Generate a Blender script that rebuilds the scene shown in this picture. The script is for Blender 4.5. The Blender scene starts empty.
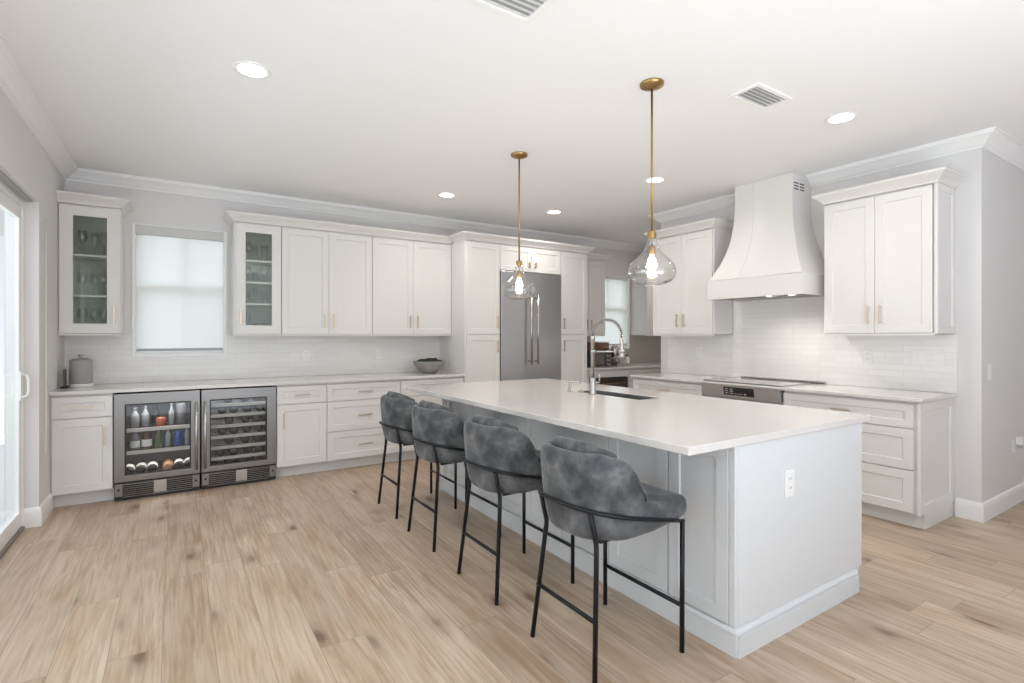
import bpy, bmesh, math, random
from mathutils import Vector, Matrix, noise
random.seed(7)
S = bpy.context.scene
C = S.collection
PI = math.pi

# ------------------------------------------------------------------ camera
cam_d = bpy.data.cameras.new('camera')
cam_d.sensor_width = 36.0
cam_d.lens = 518.9 / 1024 * 36
cam_d.shift_y = -4.8 / 1024
cam_d.clip_start = 0.05
cam = bpy.data.objects.new('camera', cam_d)
C.objects.link(cam)
cam.location = (0, 0, 1.338)
cam.rotation_euler = (PI / 2, 0, -math.radians(32.961))
S.camera = cam

# ------------------------------------------------------------------ world, exposure
W = bpy.data.worlds.new('daylight')
S.world = W
W.use_nodes = True
bg = W.node_tree.nodes['Background']
# soft overcast sky above; stronger light added below the horizon to lift the ceiling
SKY, UPLIGHT = 1.7, 4.4
_wn, _wl = W.node_tree.nodes, W.node_tree.links
_tc = _wn.new('ShaderNodeTexCoord'); _sp = _wn.new('ShaderNodeSeparateXYZ'); _mr = _wn.new('ShaderNodeMapRange')
_wl.new(_tc.outputs['Generated'], _sp.inputs[0]); _wl.new(_sp.outputs[2], _mr.inputs[0])
_mr.inputs[1].default_value = -.45; _mr.inputs[2].default_value = 0.0
_mr.inputs[3].default_value = UPLIGHT; _mr.inputs[4].default_value = SKY
_wl.new(_mr.outputs[0], bg.inputs[1])
bg.inputs[0].default_value = (0.90, 0.955, 1.02, 1)
S.view_settings.view_transform = 'Standard'
S.view_settings.look = 'None'
S.view_settings.gamma = 1.0
S.view_settings.exposure = 0.11
S.view_settings.use_curve_mapping = False
S.cycles.use_denoising = True
S.cycles.max_bounces = 12
S.cycles.diffuse_bounces = 6
S.cycles.glossy_bounces = 5
S.cycles.transparent_max_bounces = 24
S.cycles.sample_clamp_indirect = 6
SPOT_W = 7.5        # watts of each recessed ceiling light
WARM = (1.0, 0.90, 0.78)

# ------------------------------------------------------------------ materials
def mat(name, col=(.8, .8, .8), rough=.5, metal=0.0, spec=.5, emit=None, es=0, coat=0, sheen=0):
    m = bpy.data.materials.new(name)
    m.use_nodes = True
    p = m.node_tree.nodes['Principled BSDF']
    p.inputs['Base Color'].default_value = (*col, 1)
    p.inputs['Roughness'].default_value = rough
    p.inputs['Metallic'].default_value = metal
    p.inputs['Specular IOR Level'].default_value = spec
    p.inputs['Coat Weight'].default_value = coat
    if sheen:
        p.inputs['Sheen Weight'].default_value = sheen
        p.inputs['Sheen Roughness'].default_value = .4
    if emit:
        p.inputs['Emission Color'].default_value = (*emit, 1)
        p.inputs['Emission Strength'].default_value = es
    return m

class NT:
    """small helper to wire nodes"""
    def __init__(s, m):
        s.t = m.node_tree; s.n = s.t.nodes; s.l = s.t.links
    def new(s, typ, **kw):
        n = s.n.new(typ)
        for k, v in kw.items(): setattr(n, k, v)
        return n
    def put(s, inp, v):
        if hasattr(v, 'is_linked') or isinstance(v, bpy.types.NodeSocket): s.l.new(v, inp)
        else: inp.default_value = v
    def math(s, op, a, b=0.0, c=0.0):
        n = s.new('ShaderNodeMath', operation=op)
        s.put(n.inputs[0], a); s.put(n.inputs[1], b); s.put(n.inputs[2], c)
        return n.outputs[0]
    def coords(s, kind='Object'):
        return s.new('ShaderNodeTexCoord').outputs[kind]
    def sep(s, v):
        n = s.new('ShaderNodeSeparateXYZ'); s.l.new(v, n.inputs[0]); return n.outputs
    def comb(s, x, y, z=0.0):
        n = s.new('ShaderNodeCombineXYZ')
        s.put(n.inputs[0], x); s.put(n.inputs[1], y); s.put(n.inputs[2], z); return n.outputs[0]
    def noise(s, v, scale=5, detail=3, rough=.5, dist=0.0):
        n = s.new('ShaderNodeTexNoise'); s.l.new(v, n.inputs['Vector'])
        n.inputs['Scale'].default_value = scale; n.inputs['Detail'].default_value = detail
        n.inputs['Roughness'].default_value = rough; n.inputs['Distortion'].default_value = dist
        return n.outputs['Fac']
    def ramp(s, f, stops):
        n = s.new('ShaderNodeValToRGB'); s.l.new(f, n.inputs[0])
        e = n.color_ramp.elements
        e[0].position = stops[0][0]; e[0].color = (*stops[0][1], 1)
        e[1].position = stops[-1][0]; e[1].color = (*stops[-1][1], 1)
        for p, c in stops[1:-1]:
            k = e.new(p); k.color = (*c, 1)
        return n.outputs[0]
    def mix(s, f, a, b, blend='MIX'):
        n = s.new('ShaderNodeMix', data_type='RGBA', blend_type=blend)
        s.put(n.inputs[0], f)
        for i, v in ((6, a), (7, b)):
            if isinstance(v, tuple): v = (*v, 1) if len(v) == 3 else v
            s.put(n.inputs[i], v)
        return n.outputs[2]
    def bump(s, h, strength, dist=.01):
        n = s.new('ShaderNodeBump'); s.l.new(h, n.inputs['Height'])
        n.inputs['Strength'].default_value = strength; n.inputs['Distance'].default_value = dist
        return n.outputs[0]

M = {}
M['wall'] = mat('wall_paint', (.73, .72, .715), .6)
M['ceiling'] = mat('ceiling_paint', (.90, .90, .90), .7)
for k in ('wall', 'ceiling'):
    q = NT(M[k]); p = q.n['Principled BSDF']
    q.l.new(q.bump(q.noise(q.coords(), 90, 3), .12, .003), p.inputs['Normal'])
M['trim'] = mat('trim_paint', (.88, .88, .875), .35)
M['cabinet'] = mat('cabinet_paint', (.75, .735, .72), .32)
M['island'] = mat('island_paint', (.69, .71, .725), .32)
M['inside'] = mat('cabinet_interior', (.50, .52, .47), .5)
M['shelf'] = mat('shelf_paint', (.80, .80, .78), .4)
M['brass'] = mat('brushed_brass', (.43, .28, .12), .3, 1)
M['handle'] = mat('champagne_brass', (.66, .56, .42), .3, 1)
M['chrome'] = mat('satin_nickel', (.50, .49, .475), .26, 1)
M['black'] = mat('black_metal', (.006, .007, .010), .33, 0, .35)
M['dark'] = mat('dark_plastic', (.02, .02, .02), .4)
M['cooler_in'] = mat('cooler_liner', (.13, .13, .135), .55)
M['gap'] = mat('shadow_gap_rubber', (.06, .06, .06), .7)
M['plastic'] = mat('white_plastic', (.84, .84, .83), .3)
M['concrete'] = mat('bowl_concrete', (.30, .29, .27), .75)
M['moss'] = mat('moss', (.018, .030, .010), .9)
M['canister'] = mat('grey_ceramic', (.35, .34, .33), .5)
M['wood'] = mat('walnut_wood', (.16, .075, .04), .5)
M['bulb'] = mat('bulb_glow', (1, .9, .7), .4, emit=(1, .84, .62), es=14)
M['lens'] = mat('downlight_lens', (1, 1, 1), .5, emit=(1, .95, .88), es=9)
M['hoodlamp'] = mat('hood_lamp', (1, 1, 1), .5, emit=(1, .9, .8), es=6)
M['led'] = mat('display_led', (.5, .5, .5), .5, emit=(.8, .85, .9), es=.12)
M['cooktop'] = mat('cooktop_glass', (.10, .10, .10), .06, 0, 1.0, coat=1)
M['patio'] = mat('patio_concrete', (.70, .70, .70), .8)
M['stucco'] = mat('neighbour_stucco', (.74, .75, .77), .9)
M['vent_dark'] = mat('vent_duct', (.45, .45, .45), .8)

# stainless, brushed
def stainless(name, col, r=.3, axis='x'):
    m = mat(name, col, r, 1)
    q = NT(m); p = q.n['Principled BSDF']
    x, y, z = q.sep(q.coords())
    v = q.comb(q.math('MULTIPLY', x, 2.0 if axis == 'x' else 220.0), q.math('MULTIPLY', y, 2.0), q.math('MULTIPLY', z, 260.0 if axis == 'x' else 2.0))
    f = q.noise(v, 1.0, 2)
    q.l.new(q.math('MULTIPLY_ADD', f, .14, r - .07), p.inputs['Roughness'])
    q.l.new(q.bump(f, .06, .001), p.inputs['Normal'])
    return m
M['steel'] = stainless('stainless_steel', (.27, .265, .26), .30)
M['fridge'] = mat('fridge_steel', (.50, .51, .53), .30, 1)
M['range_steel'] = stainless('range_steel', (.70, .70, .71), .36)
M['sink'] = stainless('sink_steel', (.38, .39, .40), .35)

# quartz worktop
m = mat('white_quartz', (.86, .85, .84), .12, 0, .5); M['quartz'] = m
q = NT(m); p = q.n['Principled BSDF']
c = q.coords()
f = q.noise(c, 420, 2)
g = q.noise(c, 1.6, 5, .6, 1.2)
q.l.new(q.mix(q.ramp(g, [(.47, (0, 0, 0)), (.5, (.25, .25, .25)), (.53, (0, 0, 0))]), q.mix(q.math('MULTIPLY', f, .5), (.70, .68, .66), (.66, .64, .62)), (.62, .60, .58)), p.inputs['Base Color'])

# glossy subway tile: TW long, TH high, running along axis a of the object
def tile(name, a):
    m = mat(name, (.8, .79, .78), .09, 0, .5)
    q = NT(m); p = q.n['Principled BSDF']
    o = q.sep(q.coords())
    u = o[0] if a == 'x' else o[1]
    v = o[2]
    TH, TW = .0508, .254
    row = q.math('FLOOR', q.math('DIVIDE', v, TH))
    off = q.math('MULTIPLY', q.math('MODULO', row, 2.0), TW * .5)
    uu = q.math('DIVIDE', q.math('ADD', q.math('ADD', u, 20 * TW), off), TW)
    col = q.math('FLOOR', uu)
    fu = q.math('FRACT', uu); fv = q.math('FRACT', q.math('DIVIDE', v, TH))
    eu = q.math('MULTIPLY', q.math('MINIMUM', fu, q.math('SUBTRACT', 1.0, fu)), TW)
    ev = q.math('MULTIPLY', q.math('MINIMUM', fv, q.math('SUBTRACT', 1.0, fv)), TH)
    e = q.math('MINIMUM', eu, ev)
    g = q.new('ShaderNodeMapRange'); q.l.new(e, g.inputs[0])
    g.inputs[1].default_value = .0006; g.inputs[2].default_value = .0022
    body = g.outputs[0]
    wn = q.new('ShaderNodeTexWhiteNoise', noise_dimensions='2D')
    q.l.new(q.comb(row, col), wn.inputs['Vector'])
    shade = q.mix(wn.outputs['Value'], (.84, .83, .82), (.80, .79, .78))
    q.l.new(q.mix(body, (.70, .69, .68), shade), p.inputs['Base Color'])
    q.l.new(q.math('MULTIPLY_ADD', body, -.5, .6), p.inputs['Roughness'])
    # each tile a little tilted, wavy face, sunk joints
    tilt = q.math('MULTIPLY', q.math('SUBTRACT', wn.outputs['Value'], .5), q.math('SUBTRACT', fv, .5))
    wavy = q.noise(q.coords(), 22, 2)
    h = q.math('ADD', q.math('ADD', body, q.math('MULTIPLY', tilt, .5)), q.math('MULTIPLY', wavy, .7))
    q.l.new(q.bump(h, .45, .0022), p.inputs['Normal'])
    return m
M['tile_x'] = tile('subway_tile_back', 'x')
M['tile_y'] = tile('subway_tile_range', 'y')

# oak plank floor, planks run along Y
m = mat('oak_planks', (.6, .45, .3), .38, 0, .4); M['floor'] = m
q = NT(m); p = q.n['Principled BSDF']
x, y, z = q.sep(q.coords())
PW, PL = .19, 1.52
xr = q.math('DIVIDE', q.math('ADD', x, 20 * PW + .047), PW)
row = q.math('FLOOR', xr)
w1 = q.new('ShaderNodeTexWhiteNoise', noise_dimensions='1D'); q.l.new(row, w1.inputs['W'])
yr = q.math('DIVIDE', q.math('ADD', q.math('ADD', y, 30.0), q.math('MULTIPLY', w1.outputs['Value'], PL * 3)), PL)
colr = q.math('FLOOR', yr)
w2 = q.new('ShaderNodeTexWhiteNoise', noise_dimensions='2D'); q.l.new(q.comb(row, colr), w2.inputs['Vector'])
rnd = w2.outputs['Value']
fx = q.math('FRACT', xr); fy = q.math('FRACT', yr)
ex = q.math('MULTIPLY', q.math('MINIMUM', fx, q.math('SUBTRACT', 1.0, fx)), PW)
ey = q.math('MULTIPLY', q.math('MINIMUM', fy, q.math('SUBTRACT', 1.0, fy)), PL)
gap = q.new('ShaderNodeMapRange'); q.l.new(q.math('MINIMUM', ex, ey), gap.inputs[0])
gap.inputs[1].default_value = .0003; gap.inputs[2].default_value = .0018
gx = q.math('ADD', x, q.math('MULTIPLY', rnd, 37.0))
gy = q.math('ADD', y, q.math('MULTIPLY', rnd, 91.0))
fine = q.noise(q.comb(q.math('MULTIPLY', gx, 60.0), q.math('MULTIPLY', gy, 3.0)), 1.0, 5, .6, .3)
mid = q.noise(q.comb(q.math('MULTIPLY', gx, 13.0), q.math('MULTIPLY', gy, 1.3)), 1.0, 4, .55, 1.0)
blot = q.noise(q.comb(q.math('MULTIPLY', gx, 5.0), q.math('MULTIPLY', gy, 1.6)), 1.0, 2, .5, .4)
base = q.ramp(mid, [(.28, (.37, .245, .155)), (.43, (.47, .345, .245)), (.6, (.53, .41, .31)), (.75, (.58, .465, .36))])
base = q.mix(q.ramp(fine, [(.36, (.75, .75, .75)), (.58, (0, 0, 0))]), base, (.34, .235, .155))
base = q.mix(q.math('MULTIPLY', q.ramp(blot, [(.40, (0, 0, 0)), (.7, (1, 1, 1))]), .5), base, (.59, .49, .39))
# knots, drawn out along the grain
vo = q.new('ShaderNodeTexVoronoi', feature='F1')
q.l.new(q.comb(q.math('MULTIPLY', gx, 4.6), q.math('MULTIPLY', gy, 1.9)), vo.inputs['Vector']); vo.inputs['Scale'].default_value = 1.0
wob = q.noise(q.comb(q.math('MULTIPLY', gx, 30.0), q.math('MULTIPLY', gy, 9.0)), 1.0, 3)
kd = q.math('ADD', vo.outputs['Distance'], q.math('MULTIPLY', q.math('SUBTRACT', wob, .5), .12))
knot = q.ramp(kd, [(.05, (1, 1, 1)), (.09, (.75, .75, .75)), (.15, (.30, .30, .30)), (.32, (0, 0, 0))])
vs = q.sep(vo.outputs['Color'])
kk = q.math('MULTIPLY', knot, q.math('GREATER_THAN', vs[0], .20))
base = q.mix(q.math('MULTIPLY', kk, .9), base, (.16, .095, .06))
# long darker heartwood streaks
stk = q.noise(q.comb(q.math('MULTIPLY', gx, 22.0), q.math('MULTIPLY', gy, .9)), 1.0, 3, .5, 1.6)
base = q.mix(q.math('MULTIPLY', q.ramp(stk, [(.56, (0, 0, 0)), (.70, (1, 1, 1))]), .55), base, (.33, .21, .135))
tone = q.mix(rnd, (.90, .90, .90), (1.10, 1.13, 1.15))
base = q.mix(1.0, base, tone, 'MULTIPLY')
base = q.mix(gap.outputs[0], (.27, .19, .13), base)
q.l.new(base, p.inputs['Base Color'])
q.l.new(q.math('MULTIPLY_ADD', fine, .18, .30), p.inputs['Roughness'])
q.l.new(q.bump(q.math('ADD', gap.outputs[0], q.math('MULTIPLY', fine, .15)), .25, .002), p.inputs['Normal'])

# grey velvet
m = mat('grey_velvet', (.1, .1, .1), .75, 0, .25, sheen=.35); M['velvet'] = m
q = NT(m); p = q.n['Principled BSDF']
c = q.coords()
a = q.noise(c, 9.0, 4, .55, .2); b = q.noise(c, 40, 3, .6)
f = q.math('ADD', a, q.math('MULTIPLY', q.math('SUBTRACT', b, .5), .22))
q.l.new(q.ramp(f, [(.36, (.050, .054, .058)), (.47, (.083, .088, .092)), (.56, (.115, .119, .124)), (.68, (.18, .185, .19))]), p.inputs['Base Color'])
q.l.new(q.bump(a, .25, .01), p.inputs['Normal'])
p.inputs['Sheen Tint'].default_value = (.8, .82, .86, 1)

def glassmat(name, tint, f0=.04, dens=0.0, rim=1.0):
    """clear pane: see-through mixed with a mirror by viewing angle"""
    m = bpy.data.materials.new(name); m.use_nodes = True
    q = NT(m); q.n.clear()
    out = q.new('ShaderNodeOutputMaterial')
    tr = q.new('ShaderNodeBsdfTransparent'); tr.inputs[0].default_value = (*tint, 1)
    gl = q.new('ShaderNodeBsdfGlossy'); gl.inputs['Roughness'].default_value = .02
    lw = q.new('ShaderNodeLayerWeight'); lw.inputs['Blend'].default_value = .5
    fac = q.math('MINIMUM', q.math('ADD', q.math('MULTIPLY', q.math('POWER', lw.outputs['Facing'], 4.0), rim), f0), 1.0)
    mx = q.new('ShaderNodeMixShader')
    q.l.new(fac, mx.inputs[0]); q.l.new(tr.outputs[0], mx.inputs[1]); q.l.new(gl.outputs[0], mx.inputs[2])
    q.l.new(mx.outputs[0], out.inputs[0])
    return m
M['pane'] = glassmat('window_glass', (.97, .985, .98), .05, rim=.6)
M['cab_glass'] = glassmat('cabinet_glass', (.90, .92, .89), .05, rim=.4)
M['cooler_glass'] = glassmat('cooler_glass', (.86, .87, .88), .035, rim=.4)
M['globe'] = glassmat('pendant_glass', (.96, .96, .96), .11, rim=1.0)
M['glassware'] = glassmat('glassware_glass', (.93, .94, .93), .10, rim=.9)

# roller shade fabric: lets light through, diffuses it
m = bpy.data.materials.new('shade_fabric'); m.use_nodes = True; M['shade'] = m
q = NT(m); q.n.clear()
out = q.new('ShaderNodeOutputMaterial')
tl = q.new('ShaderNodeBsdfTranslucent'); tl.inputs[0].default_value = (.97, .955, .94, 1)
tr = q.new('ShaderNodeBsdfTransparent'); tr.inputs[0].default_value = (1, 1, 1, 1)
df = q.new('ShaderNodeBsdfDiffuse'); df.inputs[0].default_value = (.85, .86, .88, 1)
m1 = q.new('ShaderNodeMixShader'); m1.inputs[0].default_value = .18
m2 = q.new('ShaderNodeMixShader'); m2.inputs[0].default_value = .33
q.l.new(tl.outputs[0], m1.inputs[1]); q.l.new(df.outputs[0], m1.inputs[2])
q.l.new(m1.outputs[0], m2.inputs[1]); q.l.new(tr.outputs[0], m2.inputs[2]); q.l.new(m2.outputs[0], out.inputs[0])

def bottle_mat(name, col, rough=.08):
    return mat(name, col, rough, 0, .6, coat=.4)
M['b_dark'] = bottle_mat('dark_bottle_glass', (.012, .014, .012))
M['b_brown'] = bottle_mat('brown_bottle_glass', (.12, .045, .02))
M['b_red'] = bottle_mat('orange_red_drink', (.45, .10, .04))
M['b_green'] = bottle_mat('green_bottle_glass', (.10, .14, .07))
M['b_blue'] = bottle_mat('blue_can', (.03, .10, .36), .3)
M['b_clear'] = bottle_mat('frosty_clear_bottle', (.40, .42, .44), .2)
M['b_grey'] = bottle_mat('grey_tall_bottle', (.22, .22, .24), .3)
M['label'] = mat('paper_label', (.9, .89, .86), .6)
M['b_amber'] = bottle_mat('amber_bottle_glass', (.38, .19, .09))

# ------------------------------------------------------------------ mesh helpers
def obj(name, bm, m, parent=None, smooth=False, bevel=0, loc=None, seg=2, subsurf=0):
    bmesh.ops.recalc_face_normals(bm, faces=bm.faces[:])
    me = bpy.data.meshes.new(name)
    bm.to_mesh(me); bm.free()
    me.materials.append(M[m] if isinstance(m, str) else m)
    if smooth:
        for f in me.polygons: f.use_smooth = True
    o = bpy.data.objects.new(name, me); C.objects.link(o)
    if parent: o.parent = parent
    if loc: o.location = loc
    if bevel:
        b = o.modifiers.new('bevel', 'BEVEL'); b.width = bevel; b.segments = seg; b.limit_method = 'ANGLE'; b.angle_limit = math.radians(40)
        b.harden_normals = False
    if subsurf:
        s = o.modifiers.new('subsurf', 'SUBSURF'); s.levels = subsurf; s.render_levels = subsurf
    return o

def tag(o, label=None, cat=None, group=None, kind=None):
    if label: o['label'] = label
    if cat: o['category'] = cat
    if group: o['group'] = group
    if kind: o['kind'] = kind
    return o

def thing(name, label, cat, loc=(0, 0, 0), rz=0, group=None):
    o = bpy.data.objects.new(name, None); C.objects.link(o)
    o.location = loc; o.rotation_euler = (0, 0, rz)
    o.empty_display_size = .1
    return tag(o, label, cat, group)

def box(bm, x0, x1, y0, y1, z0, z1):
    v = [bm.verts.new(c) for c in ((x0, y0, z0), (x1, y0, z0), (x1, y1, z0), (x0, y1, z0), (x0, y0, z1), (x1, y0, z1), (x1, y1, z1), (x0, y1, z1))]
    for f in ((0, 3, 2, 1), (4, 5, 6, 7), (0, 1, 5, 4), (1, 2, 6, 5), (2, 3, 7, 6), (3, 0, 4, 7)):
        bm.faces.new([v[i] for i in f])
    return bm

def B(*a):
    bm = bmesh.new()
    if a: box(bm, *a)
    return bm

def tube(bm, pts, r, seg=10, cap=True, closed=False):
    """sweep a circle along a polyline; r a number or one per point"""
    pts = [Vector(p) for p in pts]
    n = len(pts)
    rs = r if isinstance(r, (list, tuple)) else [r] * n
    rings = []
    up = None
    for i, p in enumerate(pts):
        if closed: d = (pts[(i + 1) % n] - pts[i - 1])
        elif i == 0: d = pts[1] - pts[0]
        elif i == n - 1: d = pts[-1] - pts[-2]
        else: d = (pts[i + 1] - p).normalized() + (p - pts[i - 1]).normalized()
        d.normalize()
        if up is None:
            up = Vector((0, 0, 1)) if abs(d.z) < .9 else Vector((1, 0, 0))
        a = (up - d * up.dot(d)).normalized(); b = d.cross(a); up = a
        rings.append([bm.verts.new(p + (a * math.cos(t) + b * math.sin(t)) * rs[i]) for t in [2 * PI * k / seg for k in range(seg)]])
    m = n if closed else n - 1
    for i in range(m):
        A, D = rings[i], rings[(i + 1) % n]
        for k in range(seg):
            bm.faces.new((A[k], A[(k + 1) % seg], D[(k + 1) % seg], D[k]))
    if cap and not closed:
        bm.faces.new(rings[0][::-1]); bm.faces.new(rings[-1])
    return bm

def lathe(bm, prof, c=(0, 0, 0), seg=24, axis='z', cap=True):
    """revolve (r, h) pairs"""
    rings = []
    for r, h in prof:
        ring = []
        for k in range(seg):
            t = 2 * PI * k / seg
            a, b = r * math.cos(t), r * math.sin(t)
            if axis == 'z': co = (c[0] + a, c[1] + b, c[2] + h)
            elif axis == 'y': co = (c[0] + a, c[1] + h, c[2] + b)
            else: co = (c[0] + h, c[1] + a, c[2] + b)
            ring.append(bm.verts.new(co))
        rings.append(ring)
    for A, D in zip(rings, rings[1:]):
        for k in range(seg):
            bm.faces.new((A[k], A[(k + 1) % seg], D[(k + 1) % seg], D[k]))
    if cap:
        bm.faces.new(rings[0]); bm.faces.new(rings[-1][::-1])
    return bm

def grid_solid(us, vs, w0, w1, skip, ax):
    """a slab on a grid with cells left out (openings); ax maps (u, v, w) to xyz; one watertight mesh"""
    bm = bmesh.new()
    V = {}
    def vt(i, j, w):
        if (i, j, w) not in V: V[(i, j, w)] = bm.verts.new(ax(us[i], vs[j], (w0, w1)[w]))
        return V[(i, j, w)]
    nu, nv = len(us) - 1, len(vs) - 1
    full = lambda i, j: 0 <= i < nu and 0 <= j < nv and (i, j) not in skip
    for i in range(nu):
        for j in range(nv):
            if not full(i, j): continue
            for w in (0, 1):
                bm.faces.new([vt(i, j, w), vt(i + 1, j, w), vt(i + 1, j + 1, w), vt(i, j + 1, w)])
            for di, dj, a, b in ((-1, 0, (i, j), (i, j + 1)), (1, 0, (i + 1, j), (i + 1, j + 1)), (0, -1, (i, j), (i + 1, j)), (0, 1, (i, j + 1), (i + 1, j + 1))):
                if not full(i + di, j + dj):
                    bm.faces.new([vt(*a, 0), vt(*b, 0), vt(*b, 1), vt(*a, 1)])
    return bm
XZ = lambda u, v, w: (u, w, v)
YZ = lambda u, v, w: (w, u, v)
XY = lambda u, v, w: (u, v, w)

def sweep_profile(path, prof, side):
    """mitred moulding: path of (x, y) at the wall, prof of (out, z); out goes to the left (side=1) or right (-1) of travel"""
    bm = bmesh.new()
    n = len(path); rows = []
    P = [Vector(p) for p in path]
    def nrm(a, b):
        d = (b - a).normalized(); return Vector((-d.y, d.x)) * side
    for i in range(n):
        if i == 0: m = nrm(P[0], P[1])
        elif i == n - 1: m = nrm(P[-2], P[-1])
        else:
            a, b = nrm(P[i - 1], P[i]), nrm(P[i], P[i + 1])
            m = (a + b); m = m / max(.3, m.dot(a))
        rows.append([bm.verts.new((P[i].x + m.x * o, P[i].y + m.y * o, z)) for o, z in prof])
    k = len(prof)
    for A, D in zip(rows, rows[1:]):
        for j in range(k):
            bm.faces.new((A[j], A[(j + 1) % k], D[(j + 1) % k], D[j]))
    bm.faces.new(rows[0]); bm.faces.new(rows[-1][::-1])
    return bm

# ------------------------------------------------------------------ cabinet parts (local frame: x along the run, front towards -y, z up)
def shaker_bm(x0, x1, z0, z1, y=0.0, t=.02, fr=.062, rec=.008):
    """shaker door or drawer front: frame with a recessed flat panel; its back at y, its front at y - t"""
    bm = bmesh.new()
    c = .0015
    def ring(i, yy):
        return [bm.verts.new(p) for p in ((x0 + i, yy, z0 + i), (x1 - i, yy, z0 + i), (x1 - i, yy, z1 - i), (x0 + i, yy, z1 - i))]
    R = [ring(0, y), ring(0, y - t + c), ring(c, y - t), ring(fr, y - t), ring(fr + .005, y - t + rec)]
    for A, D in zip(R, R[1:]):
        for k in range(4): bm.faces.new((A[k], A[(k + 1) % 4], D[(k + 1) % 4], D[k]))
    bm.faces.new(R[0][::-1]); bm.faces.new(R[-1])
    return bm

def handle(parent, x, z, y, vert=True, L=.145, m='handle', off=.030):
    bm = bmesh.new()
    h, w = L / 2, .0052
    if vert:
        box(bm, x - w, x + w, y - off - .006, y - off + .005, z - h, z + h)
        for s in (-1, 1): box(bm, x - .004, x + .004, y - off + .005, y, z + s * (h - .018) - .004, z + s * (h - .018) + .004)
    else:
        box(bm, x - h, x + h, y - off - .006, y - off + .005, z - w, z + w)
        for s in (-1, 1): box(bm, x + s * (h - .018) - .004, x + s * (h - .018) + .004, y - off + .005, y, z - .004, z + .004)
    return obj('handle', bm, m, parent, bevel=.0012)

def door(parent, x0, x1, z0, z1, hx=None, hz=None, m='cabinet', name='door'):
    d = obj(name, shaker_bm(x0, x1, z0, z1), m, parent)
    if hx is not None: handle(d, hx, hz, -.02)
    return d

def drawer(parent, x0, x1, z0, z1, m='cabinet', hz=None, fr=.05):
    d = obj('drawer', shaker_bm(x0, x1, z0, z1, fr=fr), m, parent)
    handle(d, (x0 + x1) / 2, hz if hz else z0 + (z1 - z0) * .5, -.02, vert=False)
    return d

def glass_door(parent, x0, x1, z0, z1, hx, hz, frx=.088, frz=.082):
    bm = grid_solid([x0, x0 + frx, x1 - frx, x1], [z0, z0 + frz, z1 - frz, z1], -.02, -.0005, {(1, 1)}, XZ)
    d = obj('door', bm, 'cabinet', parent, bevel=.002)
    obj('glass_pane', B(x0 + frx - .004, x1 - frx + .004, -.012, -.008, z0 + frz - .004, z1 - frz + .004), 'cab_glass', d)
    handle(d, hx, hz, -.02)
    return d

def base_body(parent, Wd, D, toe=.075, z1=.884, toe_h=.108, m='cabinet'):
    bm = B(0, Wd, .0005, D, toe_h, z1)
    obj('cabinet_body', bm, m, parent)
    obj('toe_kick', B(0, Wd, toe, D - .01, 0, toe_h - .001), m, parent)

# ================================================================== ROOM SHELL
H = 2.80
LX, BY, RX, RY = -.81, 5.917, 4.885, 1.30
NEAR, CNEAR, FAR_R, FRX = -0.3, -2.2, 7.6, 3.0      # how far the floor and ceiling run behind and to the right
tag(obj('floor', grid_solid([-.95, FRX, FAR_R], [CNEAR, NEAR, 6.1], -.06, 0, {(0, 0)}, XY), 'floor'), kind='structure')
tag(obj('ceiling', B(-1.02, FAR_R, CNEAR, 6.1, H, H + .08), 'ceiling'), kind='structure')

W1 = (-.333, .427, 1.16, 2.38)
W2 = (5.30, 6.05, 1.16, 2.28)
us = [-1.0, W1[0], W1[1], W2[0], W2[1], 7.2]
vs = [0, 1.16, 2.28, 2.38, H]
tag(obj('wall_back', grid_solid(us, vs, BY, BY + .16, {(1, 1), (1, 2), (3, 1)}, XZ), 'wall'), kind='structure')
# left wall with the wide sliding door opening
DO0, DO1, DZ = 1.0, 4.90, 2.29
tag(obj('wall_left', grid_solid([CNEAR, DO0, DO1, BY], [0, DZ, H], LX - .18, LX, {(1, 0)}, YZ), 'wall'), kind='structure')
# right side: a block whose left face carries the range and whose front face is the wall at the far right
tag(obj('wall_right', B(RX, FAR_R, RY, 4.25, 0, H), 'wall'), kind='structure')
# unseen walls added at right and behind to block light from outside
tag(obj('wall_far', B(6.6, 6.75, CNEAR, RY - .001, 0, H), 'wall'), kind='structure')
tag(obj('wall_front', B(FRX, 6.599, CNEAR, CNEAR + .15, 0, H), 'wall'), kind='structure')
tag(obj('wall_nook', B(7.0, 7.15, 4.25, BY, 0, H), 'wall'), kind='structure')

# crown moulding
CP = [(0, 2.704), (.012, 2.704), (.016, 2.716), (.030, 2.722), (.050, 2.745), (.078, 2.768), (.092, 2.775), (.096, 2.788), (.104, 2.790), (.104, 2.7999), (0, 2.7999)]
tag(obj('trim_1', sweep_profile([(LX, CNEAR), (LX, BY), (7.0, BY), (7.0, 4.25), (RX, 4.25), (RX, 3.075)], CP, -1), 'trim'), kind='structure')
tag(obj('trim_2', sweep_profile([(RX, 2.495), (RX, RY), (FAR_R, RY)], CP, -1), 'trim'), kind='structure')
# baseboards
BP = [(0, 0), (.016, 0), (.016, .105), (.012, .125), (.006, .135), (0, .137)]
tag(obj('baseboard_left', sweep_profile([(LX - .087, DO1 - .0), (LX, DO1 - .0), (LX, 5.33)], BP, -1), 'trim'), kind='structure')
tag(obj('baseboard_right', sweep_profile([(RX, 1.445), (RX, RY), (FAR_R, RY)], BP, -1), 'trim'), kind='structure')

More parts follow.
